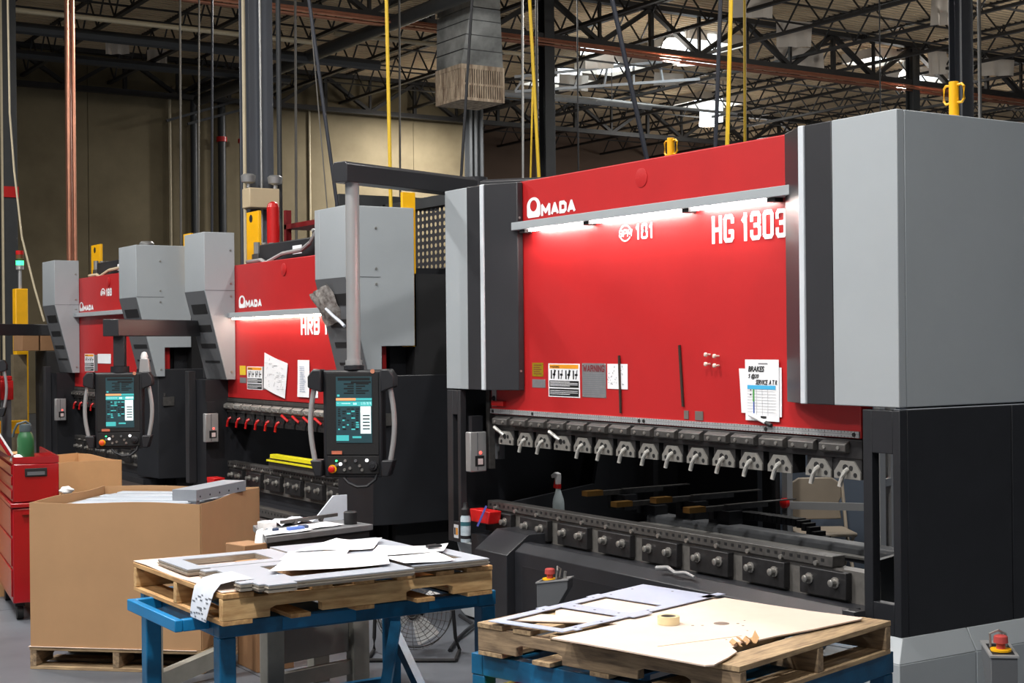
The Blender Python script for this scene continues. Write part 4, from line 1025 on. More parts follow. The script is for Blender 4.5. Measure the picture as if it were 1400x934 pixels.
bag = MB().sheet((4.62, 9.72, 1.92), (4.66, 9.50, 1.98), (4.54, 9.55, 2.23), (4.52, 9.80, 2.16), 8, 8, lambda a, b: (-.03*math.sin(a*PI)*math.sin(b*PI)-.01*math.sin(a*17+b*9), 0, 0), .004).build('document_bag', bagm)
tag(bag, 'crumpled clear document bag hanging on the sloping grey housing', 'bag')
OFF[bag.name] = (0, 0, 0); MB().tube([(4.56, 9.62, 2.05), (4.58, 9.55, 2.0), (4.60, 9.46, 1.95), (4.60, 9.40, 1.92)], .012, 6).build('tie', PLASTIC, bag)

# bottles and tray on the large brake
sp = empty('spray_bottle', (5.25, 7.68, .70), 'white spray bottle with red trigger standing behind the die rail', 'bottle')
MB().lathe((5.25, 7.68, .665), [(.036, 0), (.038, .01), (.038, .10), (.034, .13), (.018, .18), (.014, .205)], 20).build('bottle', CLEARB, sp)
MB().cyl((5.25, 7.68, .862), (5.25, 7.68, .888), .019, 16).build('collar', REDPL, sp)
MB().prism([(7.668, .888), (7.692, .888), (7.70, .93), (7.735, .925), (7.742, .945), (7.70, .965), (7.665, .958)], 'x', 5.235, 5.265).build('trigger_head', RAGM, sp, .004)
MB().tube([(5.25, 7.700, .925), (5.25, 7.712, .90), (5.25, 7.722, .865)], .009, 8).build('trigger', REDPL, sp)
ac = empty('aerosol_can', (4.74, 7.93, .53), 'black and white aerosol can at the left foot of the large brake', 'can')
MB().lathe((4.64, 7.81, .558), [(.031, 0), (.032, .004), (.032, .15), (.026, .165), (.02, .168)], 20).build('can', M('white_can', (196, 206, 212), .35, c2=(150, 172, 184), var=.08, scale=20), ac)
MB().cyl((4.64, 7.81, .58), (4.64, 7.81, .60), .0325, 20).build('print_band', INK, ac); MB().cyl((4.64, 7.81, .66), (4.64, 7.81, .685), .0325, 20).build('print_band', M('teal_print', (50, 100, 110), .5), ac)
MB().lathe((4.64, 7.81, .726), [(.028, 0), (.028, .035), (.016, .05), (.014, .075)], 16).build('cap', INK, ac)
rt = empty('red_tray', (4.75, 7.62, .67), 'red plastic tray with a brush beside the aerosol can', 'tray')
MB().prism([(7.66, .675), (7.86, .675), (7.88, .755), (7.64, .755)], 'x', 4.71, 4.80).build('tray', REDPL, rt, .006)
br_ = tag(MB().bar((4.66, 7.70, .665), (4.70, 7.66, .79), .012).build('brush', M('blue_handle', (86, 90, 170), .4)), 'small brush with blue handle leaning on the red tray', 'brush')
rag = tag(MB().tube([(4.62, 5.88, .640), (4.63, 5.80, .652), (4.62, 5.73, .634), (4.63, 5.66, .643), (4.62, 5.58, .632)], .011, 8, r1=.007).build('hemostat_pliers', ALU), 'pair of bright pliers lying on the bed ledge of the large brake', 'pliers')
rt2 = MB().prism([(11.98, .56), (12.12, .56), (12.14, .65), (11.96, .65)], 'x', 4.60, 4.70).build('red_box', REDPL, None, .006); tag(rt2, 'small red box on the left end of the middle brake bed', 'box')
# yellow guarded tool and spare dies on the middle brake
yt = empty('tool_rail', (4.8, 10.6, .80), 'tool rail with a yellow top lying on the middle brake bed', 'tool')
B(4.80, 4.86, 10.05, 11.25, .775, .86).build('die_block', STEELD, yt, .003); B(4.79, 4.85, 10.10, 11.20, .862, .895).build('yellow_cover', M('yellow_guard', (232, 220, 30), .45), yt, .003); B(4.78, 4.79, 10.05, 11.25, .835, .85).build('yellow_edge', M('yellow_guard', (232, 220, 30), .45), yt)
for k, (a, b) in enumerate(((10.95, 11.85), (10.25, 10.92))):
    d_ = empty('spare_die', (4.6, (a+b)/2, .47), ('left' if k == 0 else 'right') + ' spare die lying on the lower ledge of the middle brake', 'die', 'spare dies on the ledge')
    B(4.56, 4.63, a, b, .43, .50).build('die', STEELD, d_, .004); m = MB()
    for q in range(int((b-a)/.06)): m.box(4.5585, 4.5605, a+.02+q*.06, a+.035+q*.06, .465, .48)
    o = m.build('die_holes', INK, d_); o['kind'] = 'stuff'
# emergency stop posts
def estop(x, y, zt, rz, label):
    r = empty('emergency_stop_post', (x, y, 0), label, 'switch', 'emergency stop posts', rz=rz, world=False)
    m = MB()
    m.prism([(-.055, .0), (.055, .0), (.055, zt-.20), (.055, zt-.02), (-.095, zt+.02), (-.095, zt-.03), (-.02, zt-.19), (-.055, zt-.26)] if False else [(-.02, .02), (.07, .02), (.07, zt-.02), (-.10, zt+.005), (-.10, zt-.04), (-.02, zt-.17)], 'y', -.05, .05)
    m.build('post', GREYD, r, .003)
    MB().prism([(.075, zt-.022), (.075, zt-.014), (-.105, zt+.011), (-.105, zt+.003)], 'y', -.055, .055).build('top_plate', ALU, r)
    MB().prism([(.06, zt-.0115), (.06, zt-.0105), (-.06, zt+.0062), (-.06, zt+.0052)], 'y', -.042, .042).build('label_field', INK, r)
    MB().lathe((.012, 0, zt-.006), [(.040, 0), (.040, .008)], 20).build('stop_collar', YELLOW, r)
    MB().lathe((.012, 0, zt+.002), [(.017, 0), (.017, .02), (.028, .024), (.026, .048), (.02, .052)], 18).build('stop_button', M('dull_red_button', (176, 70, 66), .45), r)
    m = MB().tube([(-.03, -.03, zt+.0), (-.04, -.03, zt+.05), (-.03, 0, zt+.065), (-.04, .03, zt+.05), (-.03, .03, zt+.0)], .005, 6); m.build('guard_loop', CHROME, r)
    MB().cyl((-.075, .02, zt+.0), (-.08, .02, zt+.045), .009, 8).build('key_switch', CHROME, r)
    MB().box(-.06, .11, -.08, .08, 0, .02).build('foot', GREYD, r)
estop(4.33, 6.40, .545, PI-.9, 'grey emergency stop post standing by the bed of the large brake')
estop(4.66, 3.78, .585, PI+.9, 'grey emergency stop post at the lower right corner, beside the grey skirt')
# ------------------------------------------------------------------ foreground: pallets and blue tables
def pallet(root, L, Wd, wx, wy, z=0.0, top=.125, nd=7, front_lead=False):
    """stringers along local x, boards across; local z from 0 to top"""
    hs = top-.038
    for y in (.0, Wd/2-.019, Wd-.038):
        poly = [(0, z+.018), (.20, z+.018), (.20, z+.05), (.225, z+.06), (.40, z+.06), (.425, z+.05), (.425, z+.018), (L-.425, z+.018), (L-.425, z+.05), (L-.40, z+.06), (L-.225, z+.06), (L-.20, z+.05), (L-.20, z+.018), (L, z+.018), (L, z+.018+hs), (0, z+.018+hs)]
        MB().prism(poly, 'y', y, y+.038).build('stringer', wx, root, .003)
    bw = .088
    for k in range(nd):
        w = .13 if k in (0, nd-1) else bw
        x = (L-w)*k/(nd-1)
        B(x, x+w, -.004+.003*(k % 2), Wd+.003, z+top-.0195, z+top-.001*(k % 3)).build('deck_board', wy, root, .002)
    for k in range(5):
        w = .125 if k in (0, 4) else .088
        x = (L-w)*k/4
        B(x, x+w, 0, Wd, z, z+.0175).build('bottom_board', wy, root, .002)

# left blue table
tb = empty('work_table', (2.13, 5.50, 0), 'blue steel table on the left carrying the pale wooden pallet', 'table', 'blue steel tables')
TX0, TX1, TY0, TY1, TZ = 2.13, 3.42, 5.50, 6.46, .703
for a, b, c_, d, nm in ((TX0, TX1, TY0, TY0+.06, 'rail'), (TX0, TX1, TY1-.06, TY1, 'rail'), (TX0, TX0+.06, TY0+.061, TY1-.061, 'rail'), (TX1-.06, TX1, TY0+.061, TY1-.061, 'rail')):
    B(a, b, c_, d, TZ-.068, TZ-.003).build(nm, BLUE, tb, .004)
for k in range(5): B(TX0+.16+k*.23, TX0+.28+k*.23, TY0+.061, TY1-.061, TZ-.012, TZ-.004).build('top_slat', BLUE, tb)
lgm = None
for x in (TX0+.002, TX1-.072):
    for y in (TY0+.002, TY1-.072):
        B(x, x+.07, y, y+.07, .012, TZ-.069).build('leg', BLUE, tb, .005)
        B(x-.03, x+.10, y-.03, y+.10, 0, .012).build('foot_plate', BLUE, tb)
for y in (TY0+.037, TY1-.037):
    pass
MB().bar((TX1-.04, TY1-.09, .42), (TX1-.30, TY1-.42, .06), .05, .035).build('brace', BLUE, tb); MB().bar((TX1-.04, TY1-.04, .40), (TX1-.04, TY1-.45, .05), .04, .05).build('brace', BLUE, tb)
B(TX0+.07, TX1-.07, TY1-.055, TY1-.015, .10, .15).build('stretcher', BLUE, tb)
B(TX0+.27, TX0+.60, TY0-.0025, TY0, TZ-.060, TZ-.012).build('paint_patch', M('fresh_blue_patch', (14, 112, 164), .35), tb); B(TX0+.95, TX0+1.19, TY0-.0025, TY0, TZ-.052, TZ-.012).build('paint_patch', M('fresh_blue_patch', (14, 112, 164), .35), tb)
HBL = M('bright_blue_handle', (14, 120, 176), .35, var=.08)
hb = MB()
hb.box(TX0-.145, TX0-.112, 5.60, 6.20, .660, .708).box(TX0-.1115, TX0-.0005, 5.60, 5.633, .660, .708).box(TX0-.1115, TX0-.0005, 6.167, 6.20, .660, .708)
hb.build('push_handle', HBL, tb, .004)
pl1 = empty('pallet', (2.10, 5.385, .705), 'pale new wooden pallet on the left blue table', 'pallet', 'wooden pallets', rz=.012, world=False)
pallet(pl1, 1.24, 1.04, WOODL, WOODLY)
ZD = .832
cs1 = tag(MB().sheet((2.105, 5.40, ZD), (2.72, 5.43, ZD), (2.72, 6.42, ZD), (2.09, 6.43, ZD), 6, 6, lambda a, b: (0, 0, .004*math.sin(b*9)*(1-a)), .003).build('cardboard_sheet', CARDL), 'cardboard sheet lying on the left end of the pale pallet', 'cardboard')
cs2 = tag(MB().sheet((2.45, 5.415, ZD+.004), (3.24, 5.44, ZD+.004), (3.26, 6.40, ZD+.004), (2.45, 6.40, ZD+.004), 16, 6, lambda a, b: (0, .012*math.sin(a*23), .006*abs(math.sin(a*11))*(1-b)), .002).build('cardboard_sheet', CARD), 'brown wavy edged liner sheet under the steel stacks on the pale pallet', 'cardboard')
def ring_stack(x0, x1, y0, y1, wx0, wx1, wy0, wy1, z0, z1, label, tabs=()):
    r = empty('steel_frame_stack', (x0, y0, z0), label, 'sheet metal', 'stacks of cut steel frames')
    n = 6; t = (z1-z0)/n
    def rects(e):
        return [(x0-e, x1+e, y0-e, wy0), (x0-e, x1+e, wy1, y1+e), (x0-e, wx0, wy0, wy1), (wx1, x1+e, wy0, wy1)]
    m = MB()
    for k in range(n-1):
        e = .003*((k*7) % 3-1); z = z0+k*t
        for q in rects(e): m.box(*q, z, z+t*.82)
        for (a, b, c_, d) in tabs: m.box(a+e, b+e, c_+e, d-e, z, z+t*.82)
    o = m.build('lower_sheets', SHEETE, r); o['kind'] = 'stuff'
    m = MB()
    for q in rects(0): m.box(*q, z1-t*.9, z1)
    for tt in tabs: m.box(*tt, z1-t*.9, z1)
    m.build('top_sheet', SHEETM, r)
    return r
ring_stack(2.13, 2.66, 5.85, 6.22, 2.21, 2.55, 5.93, 6.14, ZD+.007, .866, 'stack of steel frames at the far left of the pale pallet, with an empty opening')
ring_stack(2.215, 2.90, 5.30, 5.82, 2.40, 2.82, 5.41, 5.73, ZD+.007, .869, 'stack of steel frames at the near left, under the large white paper', tabs=((2.165, 2.215, 5.36, 5.42), (2.165, 2.215, 5.74, 5.80), (2.24, 2.36, 5.262, 5.30)))
ring_stack(2.93, 3.30, 5.36, 5.82, 3.02, 3.22, 5.45, 5.74, ZD+.007, .868, 'stack of steel frames at the right end of the pale pallet')
ring_stack(2.69, 3.24, 5.86, 6.30, 2.84, 3.12, 5.95, 6.2, ZD+.007, .862, 'stack of steel frames at the far right of the pale pallet, behind')
def paper(c00, c10, c11, c01, z, label, wave=.012, ph=0.0):
    o = MB().sheet((*c00, z), (*c10, z), (*c11, z), (*c01, z), 12, 10, lambda a, b: (0, 0, wave*(.5+.5*math.sin(a*5+ph)*math.cos(b*4+ph))+.004*(abs(a-.5)*2)**3), .0008).build('paper_sheet', PAPER)
    return tag(o, label, 'paper', 'white papers on the pale pallet')
paper((2.66, 5.98), (3.02, 5.90), (3.19, 6.14), (3.02, 6.28), .868, 'large white sheet at the back of the pale pallet', .012)
paper((2.34, 5.50), (2.84, 5.40), (3.00, 5.74), (2.58, 5.86), .873, 'largest white sheet at the front of the pale pallet, curling over the edge', .010, 1.2)
paper((2.86, 5.64), (3.20, 5.58), (3.33, 5.76), (3.04, 5.89), .877, 'white sheet with the black clip on the right stack', .006, 2.0)
paper((2.52, 5.80), (2.80, 5.74), (2.92, 5.93), (2.66, 6.02), .8695, 'narrow white sheet between the two large white sheets', .006, .9)
paper((2.90, 5.38), (3.13, 5.36), (3.17, 5.60), (2.92, 5.62), .872, 'short white sheet in front of the clip', .006, .5)
clip = tag(MB().box(3.17, 3.24, 5.66, 5.685, .888, .898).cyl((3.18, 5.69, .893), (3.23, 5.70, .893), .006).build('black_clip', INK), 'small black clip lying on the white paper at the right', 'clip')
sl = empty('plastic_sleeve', (2.1, 5.55, .84), 'clear sleeve with a job ticket hanging over the left edge of the pale pallet', 'document sleeve')
pts = [(2.25, .8715), (2.17, .8705), (2.115, .862), (2.088, .83), (2.072, .78), (2.06, .735), (2.058, .715)]
m = MB(); vs = []
for i, (x, z) in enumerate(pts):
    w0, w1 = 5.66-.012*i+.03*(i > 2), 5.43+.004*i
    vs += [(x, w1, z), (x, w0, z), (x-.0015, w0, z), (x-.0015, w1, z)]
fs = []
for i in range(len(pts)-1):
    for a, b in ((0, 1), (1, 2), (2, 3), (3, 0)): fs.append((i*4+a, i*4+b, i*4+4+b, i*4+4+a))
m.add(vs, fs+[(0, 3, 2, 1), (24, 25, 26, 27)]); m.build('sleeve', PLASTIC, sl)
m = MB(); rr = random.Random(11)
for k in range(22):
    t = .15+rr.random()*.75; i = 3+int(t*3); f = t*3-int(t*3); x = pts[i][0]*(1-f)+pts[i+1][0]*f if i < 6 else pts[6][0]; z = pts[i][1]*(1-f)+pts[min(i+1, 6)][1]*f
    y = 5.64-rr.random()*.17; m.box(x-.0035, x-.0022, y-.012-.02*rr.random(), y, z, z+.005)
m.build('ticket_print', GREYINK, sl)

# right blue table, turned
RA = math.radians(14.8)
tr = empty('work_table', (3.24, 3.69, 0), 'blue steel table on the right carrying the weathered pallet', 'table', 'blue steel tables', rz=RA, world=False)
LX, LY, RZ_ = 1.06, 1.24, .594
for a, b, c_, d in ((0, LX, 0, .06), (0, LX, LY-.06, LY), (0, .06, .061, LY-.061), (LX-.06, LX, .061, LY-.061)):
    B(a, b, c_, d, RZ_-.085, RZ_-.003).build('rail', BLUE, tr, .004)
for k in range(6): B(.061, LX-.061, .14+k*.18, .25+k*.18, RZ_-.012, RZ_-.004).build('top_slat', BLUE, tr)
for x in (.0, LX-.07):
    for y in (.0, LY-.07): B(x+.002, x+.068, y+.002, y+.068, .012, RZ_-.086).build('leg', BLUE, tr, .005); B(x-.02, x+.09, y-.02, y+.09, 0, .012).build('foot_plate', BLUE, tr)
for x in (.02, LX-.05): B(x, x+.03, .07, LY-.07, .14, .18).build('stretcher', BLUE, tr)
B(.05, LX-.05, .02, LY-.02, .18, .19).build('shelf', BLUE, tr)
MB().tube([(LX, .25, RZ_-.10), (LX+.05, .25, RZ_-.09), (LX+.05, .75, RZ_-.09), (LX, .75, RZ_-.10)], .014, 8).build('push_handle', HBL, tr)
rb_ = empty('red_crate', (3.1, 4.6, .19), 'red box on the shelf of the right blue table, mostly below the frame', 'box', rz=RA, world=False)
B(-.12, .12, -.1, .1, 0, .30).build('crate', REDPL, rb_, .01); B(-.125, .125, -.105, .105, .30, .315).build('lid', REDPL, rb_, .004)
gb = empty('wire_tray', (3.02, 4.76, .19), 'grey tray with a yellow rim under the left end of the right blue table', 'tray', rz=RA, world=False)
B(-.10, .12, -.14, .10, 0, .25).build('tray', STEELLEG, gb, .004); B(-.105, .125, -.145, .105, .25, .265).build('rim', M('yellow_rim', (216, 196, 40), .5), gb)
pl2 = empty('pallet', (3.22, 3.66, .596), 'weathered grey brown pallet on the right blue table', 'pallet', 'wooden pallets', rz=RA+PI/2, world=False)
# stringers run along local x = table y; shift so the near right corner is the origin
def pallet_shift(root, L, Wd, wx, wy, dy):
    n0 = len(root.children); pallet(root, L, Wd, wx, wy)
    for c in root.children: c.location.y += dy
pallet_shift(pl2, 1.20, 1.02, WOODG, WOODGY, -1.02)
# stencilled word on the outer side of the near stringer, which lies along the table's local y
cu = text_mb('HAMPTON', 0, 0, 0, .17, .032, bold=.0, d=.0008)
mm = MB(); mm.add([(-.0008, .80+y, .645+z) for x, y, z in cu.v], cu.f)
mm.build('stencil', M('faded_brown_stencil', (84, 62, 50), .9, var=.2, scale=90), tr)
ZR = .7235
def poly_sheet(name, pts, z0, t, mat, label, cat, group=None, bevel=0):
    o = MB().prism(pts, 'z', z0, z0+t).build(name, mat, None, bevel); return tag(o, label, cat, group)
poly_sheet('cardboard_sheet', [(2.99, 4.72), (3.10, 4.46), (3.30, 4.47), (3.36, 4.35), (3.9, 4.5), (3.97, 4.58), (3.88, 5.01), (3.60, 4.93), (3.30, 4.855), (3.22, 4.74), (3.16, 4.82), (2.98, 4.79)][2:], ZR, .004, CARDL, 'flat cardboard liner under the blue grey steel frame', 'cardboard')
cb = poly_sheet('cardboard_sheet', [(2.945, 4.36), (3.02, 4.07), (3.105, 3.70), (3.135, 3.69), (3.25, 3.75), (3.33, 3.80), (3.36, 3.86), (3.44, 3.90), (3.50, 3.90), (3.62, 3.92), (3.80, 3.93), (4.10, 3.97), (4.125, 3.985), (4.06, 4.2), (4.02, 4.4), (3.985, 4.62), (3.86, 4.60), (3.5, 4.47), (3.07, 4.38)], ZR+.0045, .005, CARDL, 'large pale cardboard sheet with a torn near edge on the weathered pallet', 'cardboard')
OFF[cb.name] = (0, 0, 0)
sc0 = M('cardboard_scrap', (196, 156, 112), .85, var=.1)
for k, (x, y, a) in enumerate(((3.40, 3.885, .3), (3.45, 3.905, 1.1), (3.49, 3.90, 2.0))):
    MB().sheet((x-.022, y-.014, ZR+.0075), (x+.022, y-.01, ZR+.009), (x+.024, y+.014, ZR+.020+.006*k), (x-.018, y+.014, ZR+.014), 3, 3, lambda u, v: (0, 0, .012*math.sin(u*5+a)), .004).build('torn_flap', sc0, cb)
m = MB()
for x, y, r in ((3.612, 4.207, .03), (3.50, 4.24, .006), (3.53, 4.22, .005), (3.66, 4.17, .006), (3.65, 4.13, .005), (3.60, 4.05, .004), (3.72, 4.2, .004), (3.47, 4.30, .004), (3.43, 3.97, .004)):
    m.cyl((x, y, ZR+.0096), (x, y, ZR+.0101), r, 14)
m.build('oil_spot', M('dark_spot', (120, 104, 92), .7, var=.2), cb)
m = MB().bar((3.16, 4.02, ZR+.0098), (3.52, 3.99, ZR+.0098), .004, .0008); m.build('crease', CARDE, cb)
# blue grey laser cut frame
C00, C10, C01, C11 = Vector((3.025, 4.405)), Vector((3.975, 4.655)), Vector((2.915, 4.745)), Vector((3.905, 5.065))
def bl(s_, t_): p = C00*(1-s_)*(1-t_)+C10*s_*(1-t_)+C01*(1-s_)*t_+C11*s_*t_; return (p.x, p.y)
FRM = M('blue_grey_sheet', (176, 186, 206), .5, .25, var=.04, scale=3)
fo = empty('cut_steel_frame', (3.4, 4.7, ZR+.01), 'flat blue grey steel frame with two openings on the weathered pallet', 'sheet metal', 'cut steel parts')
m = MB()
for s0, s1, t0, t1 in ((0, 1, 0, .12), (0, 1, .88, 1), (0, .05, .12, .88), (.385, .47, .12, .88), (.675, 1, .12, .88), (.06, .09, -.05, 0), (.40, .52, -.06, 0), (.30, .36, 1, 1.05), (.62, .70, 1, 1.04), (.93, 1.06, .0, .10)):
    m.prism([bl(s0, t0), bl(s1, t0), bl(s1, t1), bl(s0, t1)], 'z', ZR+.0105, ZR+.0135)
m.build('plate', FRM, fo)
m = MB()
for s_, t_ in ((.1, .06), (.25, .05), (.42, .5), (.43, .2), (.43, .8), (.55, .06), (.62, .94), (.3, .94), (.72, .9), (.88, .92), (.95, .5)):
    p = bl(s_, t_); m.cyl((*p, ZR+.0136), (*p, ZR+.0139), .006, 10)
m.build('drilled_hole', INK, fo)
tp = empty('tape_roll', (3.445, 4.315, ZR+.01), 'roll of clear packing tape on the pale cardboard', 'tape')
MB().lathe((3.445, 4.315, ZR+.0102), [(.029, 0), (.042, 0), (.042, .030), (.029, .030)], 32, closed=True).build('tape', TAPEM, tp)
MB().lathe((3.445, 4.315, ZR+.0102), [(.026, .001), (.0288, .001), (.0288, .029), (.026, .029)], 32, closed=True).build('core', TAPEC, tp)

# ------------------------------------------------------------------ cardboard bins
def bin_box(name, loc, L, Wd, z0, z1, rz, label, mat=CARD, t=.012, grp='cardboard bins'):
    r = empty(name, loc, label, 'box', grp, rz=rz, world=False)
    def wall_(p, q, nm):
        p = Vector(p); q = Vector(q); d = (q-p); n_ = Vector((-d.y, d.x, 0)).normalized()*t
        MB().sheet((p.x, p.y, z0), (q.x, q.y, z0), (q.x, q.y, z1), (p.x, p.y, z1), 10, 4, lambda a, b: (n_.x*.9*math.sin(a*PI)*b, n_.y*.9*math.sin(a*PI)*b, -.006*b*math.sin(a*7)), t*.5).build(nm, mat, r)
    wall_((0, 0, 0), (L, 0, 0), 'side'); wall_((L, 0, 0), (L, Wd, 0), 'side'); wall_((L, Wd, 0), (0, Wd, 0), 'side'); wall_((0, Wd, 0), (0, 0, 0), 'side')
    B(.003, L-.003, .003, Wd-.003, z0+.002, z0+.012).build('bottom', mat, r)
    return r
GA = math.atan2(7.64-8.32, 2.863-2.12)
gp = empty('pallet', (2.115, 8.33, 0), 'pallet on the floor under the large open cardboard bin', 'pallet', 'wooden pallets', rz=GA+PI/2, world=False)
pallet_shift(gp, .98, 1.02, WOODG, WOODGY, -1.02)
g1 = bin_box('cardboard_bin', (2.125, 8.33, 0), 1.0, .93, .128, .930, GA, 'large open cardboard bin full of white steel strips, left of the blue table')
g1m = empty('slip_sheet', (2.12, 8.33, .126), 'thin cardboard slip sheet between the large bin and its pallet', 'cardboard', rz=GA, world=False)
B(-.01, .98, -.01, .9, -.001, .0015).build('sheet', CARDL, g1m)
MB().tube([(.66, -.011, .19), (.675, -.011, .20), (.68, -.011, .215), (.672, -.011, .23), (.664, -.011, .215), (.676, -.011, .20)], .0025, 5).build('scrawl', M('brown_scrawl', (112, 78, 50), .8), g1)
for k in range(9):
    y0 = .03+k*.098
    s_ = empty('steel_strip', (2.12, 8.33, 0), ('nearest', 'second', 'third', 'fourth', 'fifth', 'sixth', 'seventh', 'eighth', 'farthest')[k]+' white steel strip in the large bin, counted from its front wall', 'strip', 'steel strips in the bin', rz=GA, world=False)
    MB().prism([(y0, .885), (y0+.087, .885), (y0+.087, .903-.004*(k % 2)), (y0, .903-.004*(k % 2))], 'x', .12+.01*(k % 3), .97).build('strip', M('strip_painted_steel', (176, 184, 194), .4, .1, var=.03), s_, .003)
MB_f = B(.02, .98, .02, .91, .14, .88)
fl_ = empty('strip_pile', (2.12, 8.33, 0), 'lower layers of steel strips filling the large bin', 'strips', rz=GA, world=False); MB_f.build('layers', SHEETE, fl_)
ch = empty('steel_channel', (3.1, 8.0, .93), 'grey folded steel channel lying across the right rim of the large bin', 'channel', rz=math.radians(40), world=False)
CHM = M('grey_channel_paint', (150, 156, 164), .42, .2, var=.04)
MB().prism([(-.075, 0), (.075, 0), (.075, -.062), (.068, -.062), (.068, -.007), (-.068, -.007), (-.068, -.062), (-.075, -.062)], 'x', -.24, .34).build('channel', CHM, ch, .002); ch.location = (3.02, 7.98, .995)
MB().box(-.243, -.239, -.075, .075, -.062, 0).build('end_flange', CHM, ch); MB().box(-.22, -.18, -.06, -.03, -.085, -.06).build('tab', CHM, ch); MB().box(-.1, -.04, .03, .06, -.085, -.06).build('tab', CHM, ch)
m = MB()
for k in range(5): m.cyl((-.2+k*.11, -.0752, -.04), (-.2+k*.11, -.0765, -.04), .006, 8)
m.build('punched_hole', INK, ch)
bin_box('cardboard_bin', (2.46, 10.86, 0), 1.0, .95, .0, .935, math.radians(3), 'open empty cardboard bin behind the red tool cabinet', mat=M('kraft_cardboard_rear', (190, 146, 100), .8, var=.05))

# red tool cabinet and what stands on it
rc = empty('tool_cabinet', (2.385, 9.80, 0), 'glossy red tool cabinet with its lid tilted up at the left edge', 'cabinet', rz=math.radians(-8.3), world=False)
cw, cl = .30, 1.0
B(0, cw, 0, cl, .12, .74).build('body', REDCAB, rc, .008); B(-.012, cw+.004, -.012, cl, .745, .775).build('rim', REDCAB, rc, .006); B(.004, cw-.004, .004, cl, .78, 1.03).build('top_chest', REDCAB, rc, .008)
for a, b, c_, d in ((.004, cw-.004, .004, .016), (.004, .016, .016, cl), (cw-.016, cw-.004, .016, cl)): B(a, b, c_, d, 1.031, 1.075).build('tray_wall', REDCAB, rc)
for k, z in enumerate((.80, .89, .96)): B(-.004, .004, .03, cl-.03, z, z+.058).build('drawer', REDCAB, rc, .003)
for k, z in enumerate((.16, .36, .56)): B(-.008, .0, .03, cl-.03, z, z+.18).build('drawer', REDCAB, rc, .003)
o = B(.08, .22, -.004, .004, .945, 1.0).build('side_handle', BLACKM, rc, .004); B(.095, .205, -.008, -.0035, .955, .978).build('recess', GREYD, o)
B(.06, .25, -.022, -.004, .70, .722).build('push_bar', REDCAB, rc)
lid = MB().prism([(-.02, 1.085), (.0, 1.09), (-.10, 1.26), (-.12, 1.25)], 'y', .02, cl).build('lid', REDCAB, rc, .003)
MB().prism([(.003, 1.088), (.014, 1.096), (-.088, 1.268), (-.098, 1.262)], 'y', .02, cl).build('lid_lining', RAGM, rc)
for x in (.05, .25):
    for y in (.1, .9): MB().cyl((x-.02, y, .05), (x+.02, y, .05), .05, 16).build('caster', BLACKM, rc); MB().box(x-.03, x+.03, y-.03, y+.03, .09, .12).build('caster_plate', BLACKM, rc)
gbz = 1.032
gbt = empty('water_bottle', (2.50, 9.90, gbz), 'green steel water bottle with grey lid standing on the red cabinet', 'bottle')
MB().lathe((2.50, 9.90, gbz), [(.05, 0), (.054, .008), (.054, .155), (.046, .185), (.038, .20), (.037, .205)], 28).build('bottle', GREENB, gbt)
MB().lathe((2.50, 9.90, gbz), [(.040, .205), (.041, .235), (.038, .25), (.02, .255)], 24).build('lid', M('grey_green_lid', (62, 74, 78), .5), gbt)
MB().tube([(2.53, 9.90, gbz+.25), (2.50, 9.90, gbz+.27), (2.45, 9.91, gbz+.255), (2.43, 9.92, gbz+.21), (2.425, 9.93, gbz+.17)], .008, 8).build('carry_loop', M('grey_green_lid', (62, 74, 78), .5), gbt)
def rag_blob(name, c, r, label, mat=RAGM, seed=1, flat=.6):
    bm = bmesh.new(); bmesh.ops.create_icosphere(bm, subdivisions=3, radius=r); rr = random.Random(seed); ph = [rr.random()*6 for _ in range(6)]
    for v in bm.verts:
        k = 1+.18*math.sin(v.co.x/r*4+ph[0])*math.sin(v.co.y/r*4+ph[1])+.12*math.sin(v.co.z/r*6+ph[2]+v.co.x/r*3)
        v.co = Vector((v.co.x*k, v.co.y*k, max(-r*flat, v.co.z*k*flat)))+Vector(c)
    me = bpy.data.meshes.new(name); bm.to_mesh(me); bm.free(); me.materials.append(mat); me.polygons.foreach_set('use_smooth', [True]*len(me.polygons))
    o = bpy.data.objects.new(name, me); COL.objects.link(o); return tag(o, label, 'rag')
rag_blob('rag', (2.44, 9.87, 1.062), .045, 'white rag crumpled beside the green bottle', seed=2)
rag_blob('rag', (2.71, 9.70, .85), .045, 'white rag behind the rim of the large bin, right of the cabinet', seed=5)
tag(B(2.69, 2.80, 9.62, 9.76, .0, .822).build('waste_stand', BLACKM), 'dark stand under the white rag behind the large bin', 'stand')

# ------------------------------------------------------------------ grey bench behind the left table
bn = empty('work_bench', (2.85, 6.75, 0), 'grey steel bench crowded with papers and small tools behind the pale pallet', 'bench')
BZ = .865
b00, b10, b11, b01 = (2.80, 6.60), (3.45, 6.74), (3.38, 7.22), (2.93, 7.08)
MB().prism([b00, b10, b11, b01], 'z', BZ-.03, BZ).build('bench_top', M('worn_bench_top', (120, 122, 124), .5, .3, var=.15, scale=9), bn, .003)
MB().prism([(2.815, 6.615), (3.43, 6.745), (3.365, 7.20), (2.94, 7.06)], 'z', BZ-.10, BZ-.031).build('bench_frame', PLATED, bn)
for x, y in ((2.86, 6.68), (3.38, 6.79), (3.32, 7.14), (2.99, 7.0)):
    B(x-.045, x+.045, y-.045, y+.045, .0, BZ-.101).build('leg', STEELLEG, bn, .004)
MB().prism([(2.92, 6.69), (3.32, 6.77), (3.27, 7.08), (3.04, 7.02)], 'z', .22, .52).build('drawer_unit', M('grey_drawer', (112, 110, 104), .5), bn, .004)
MB().bar((2.90, 6.66, .50), (3.32, 6.745, .50), .02, .02).build('drawer_pull', ALU, bn)
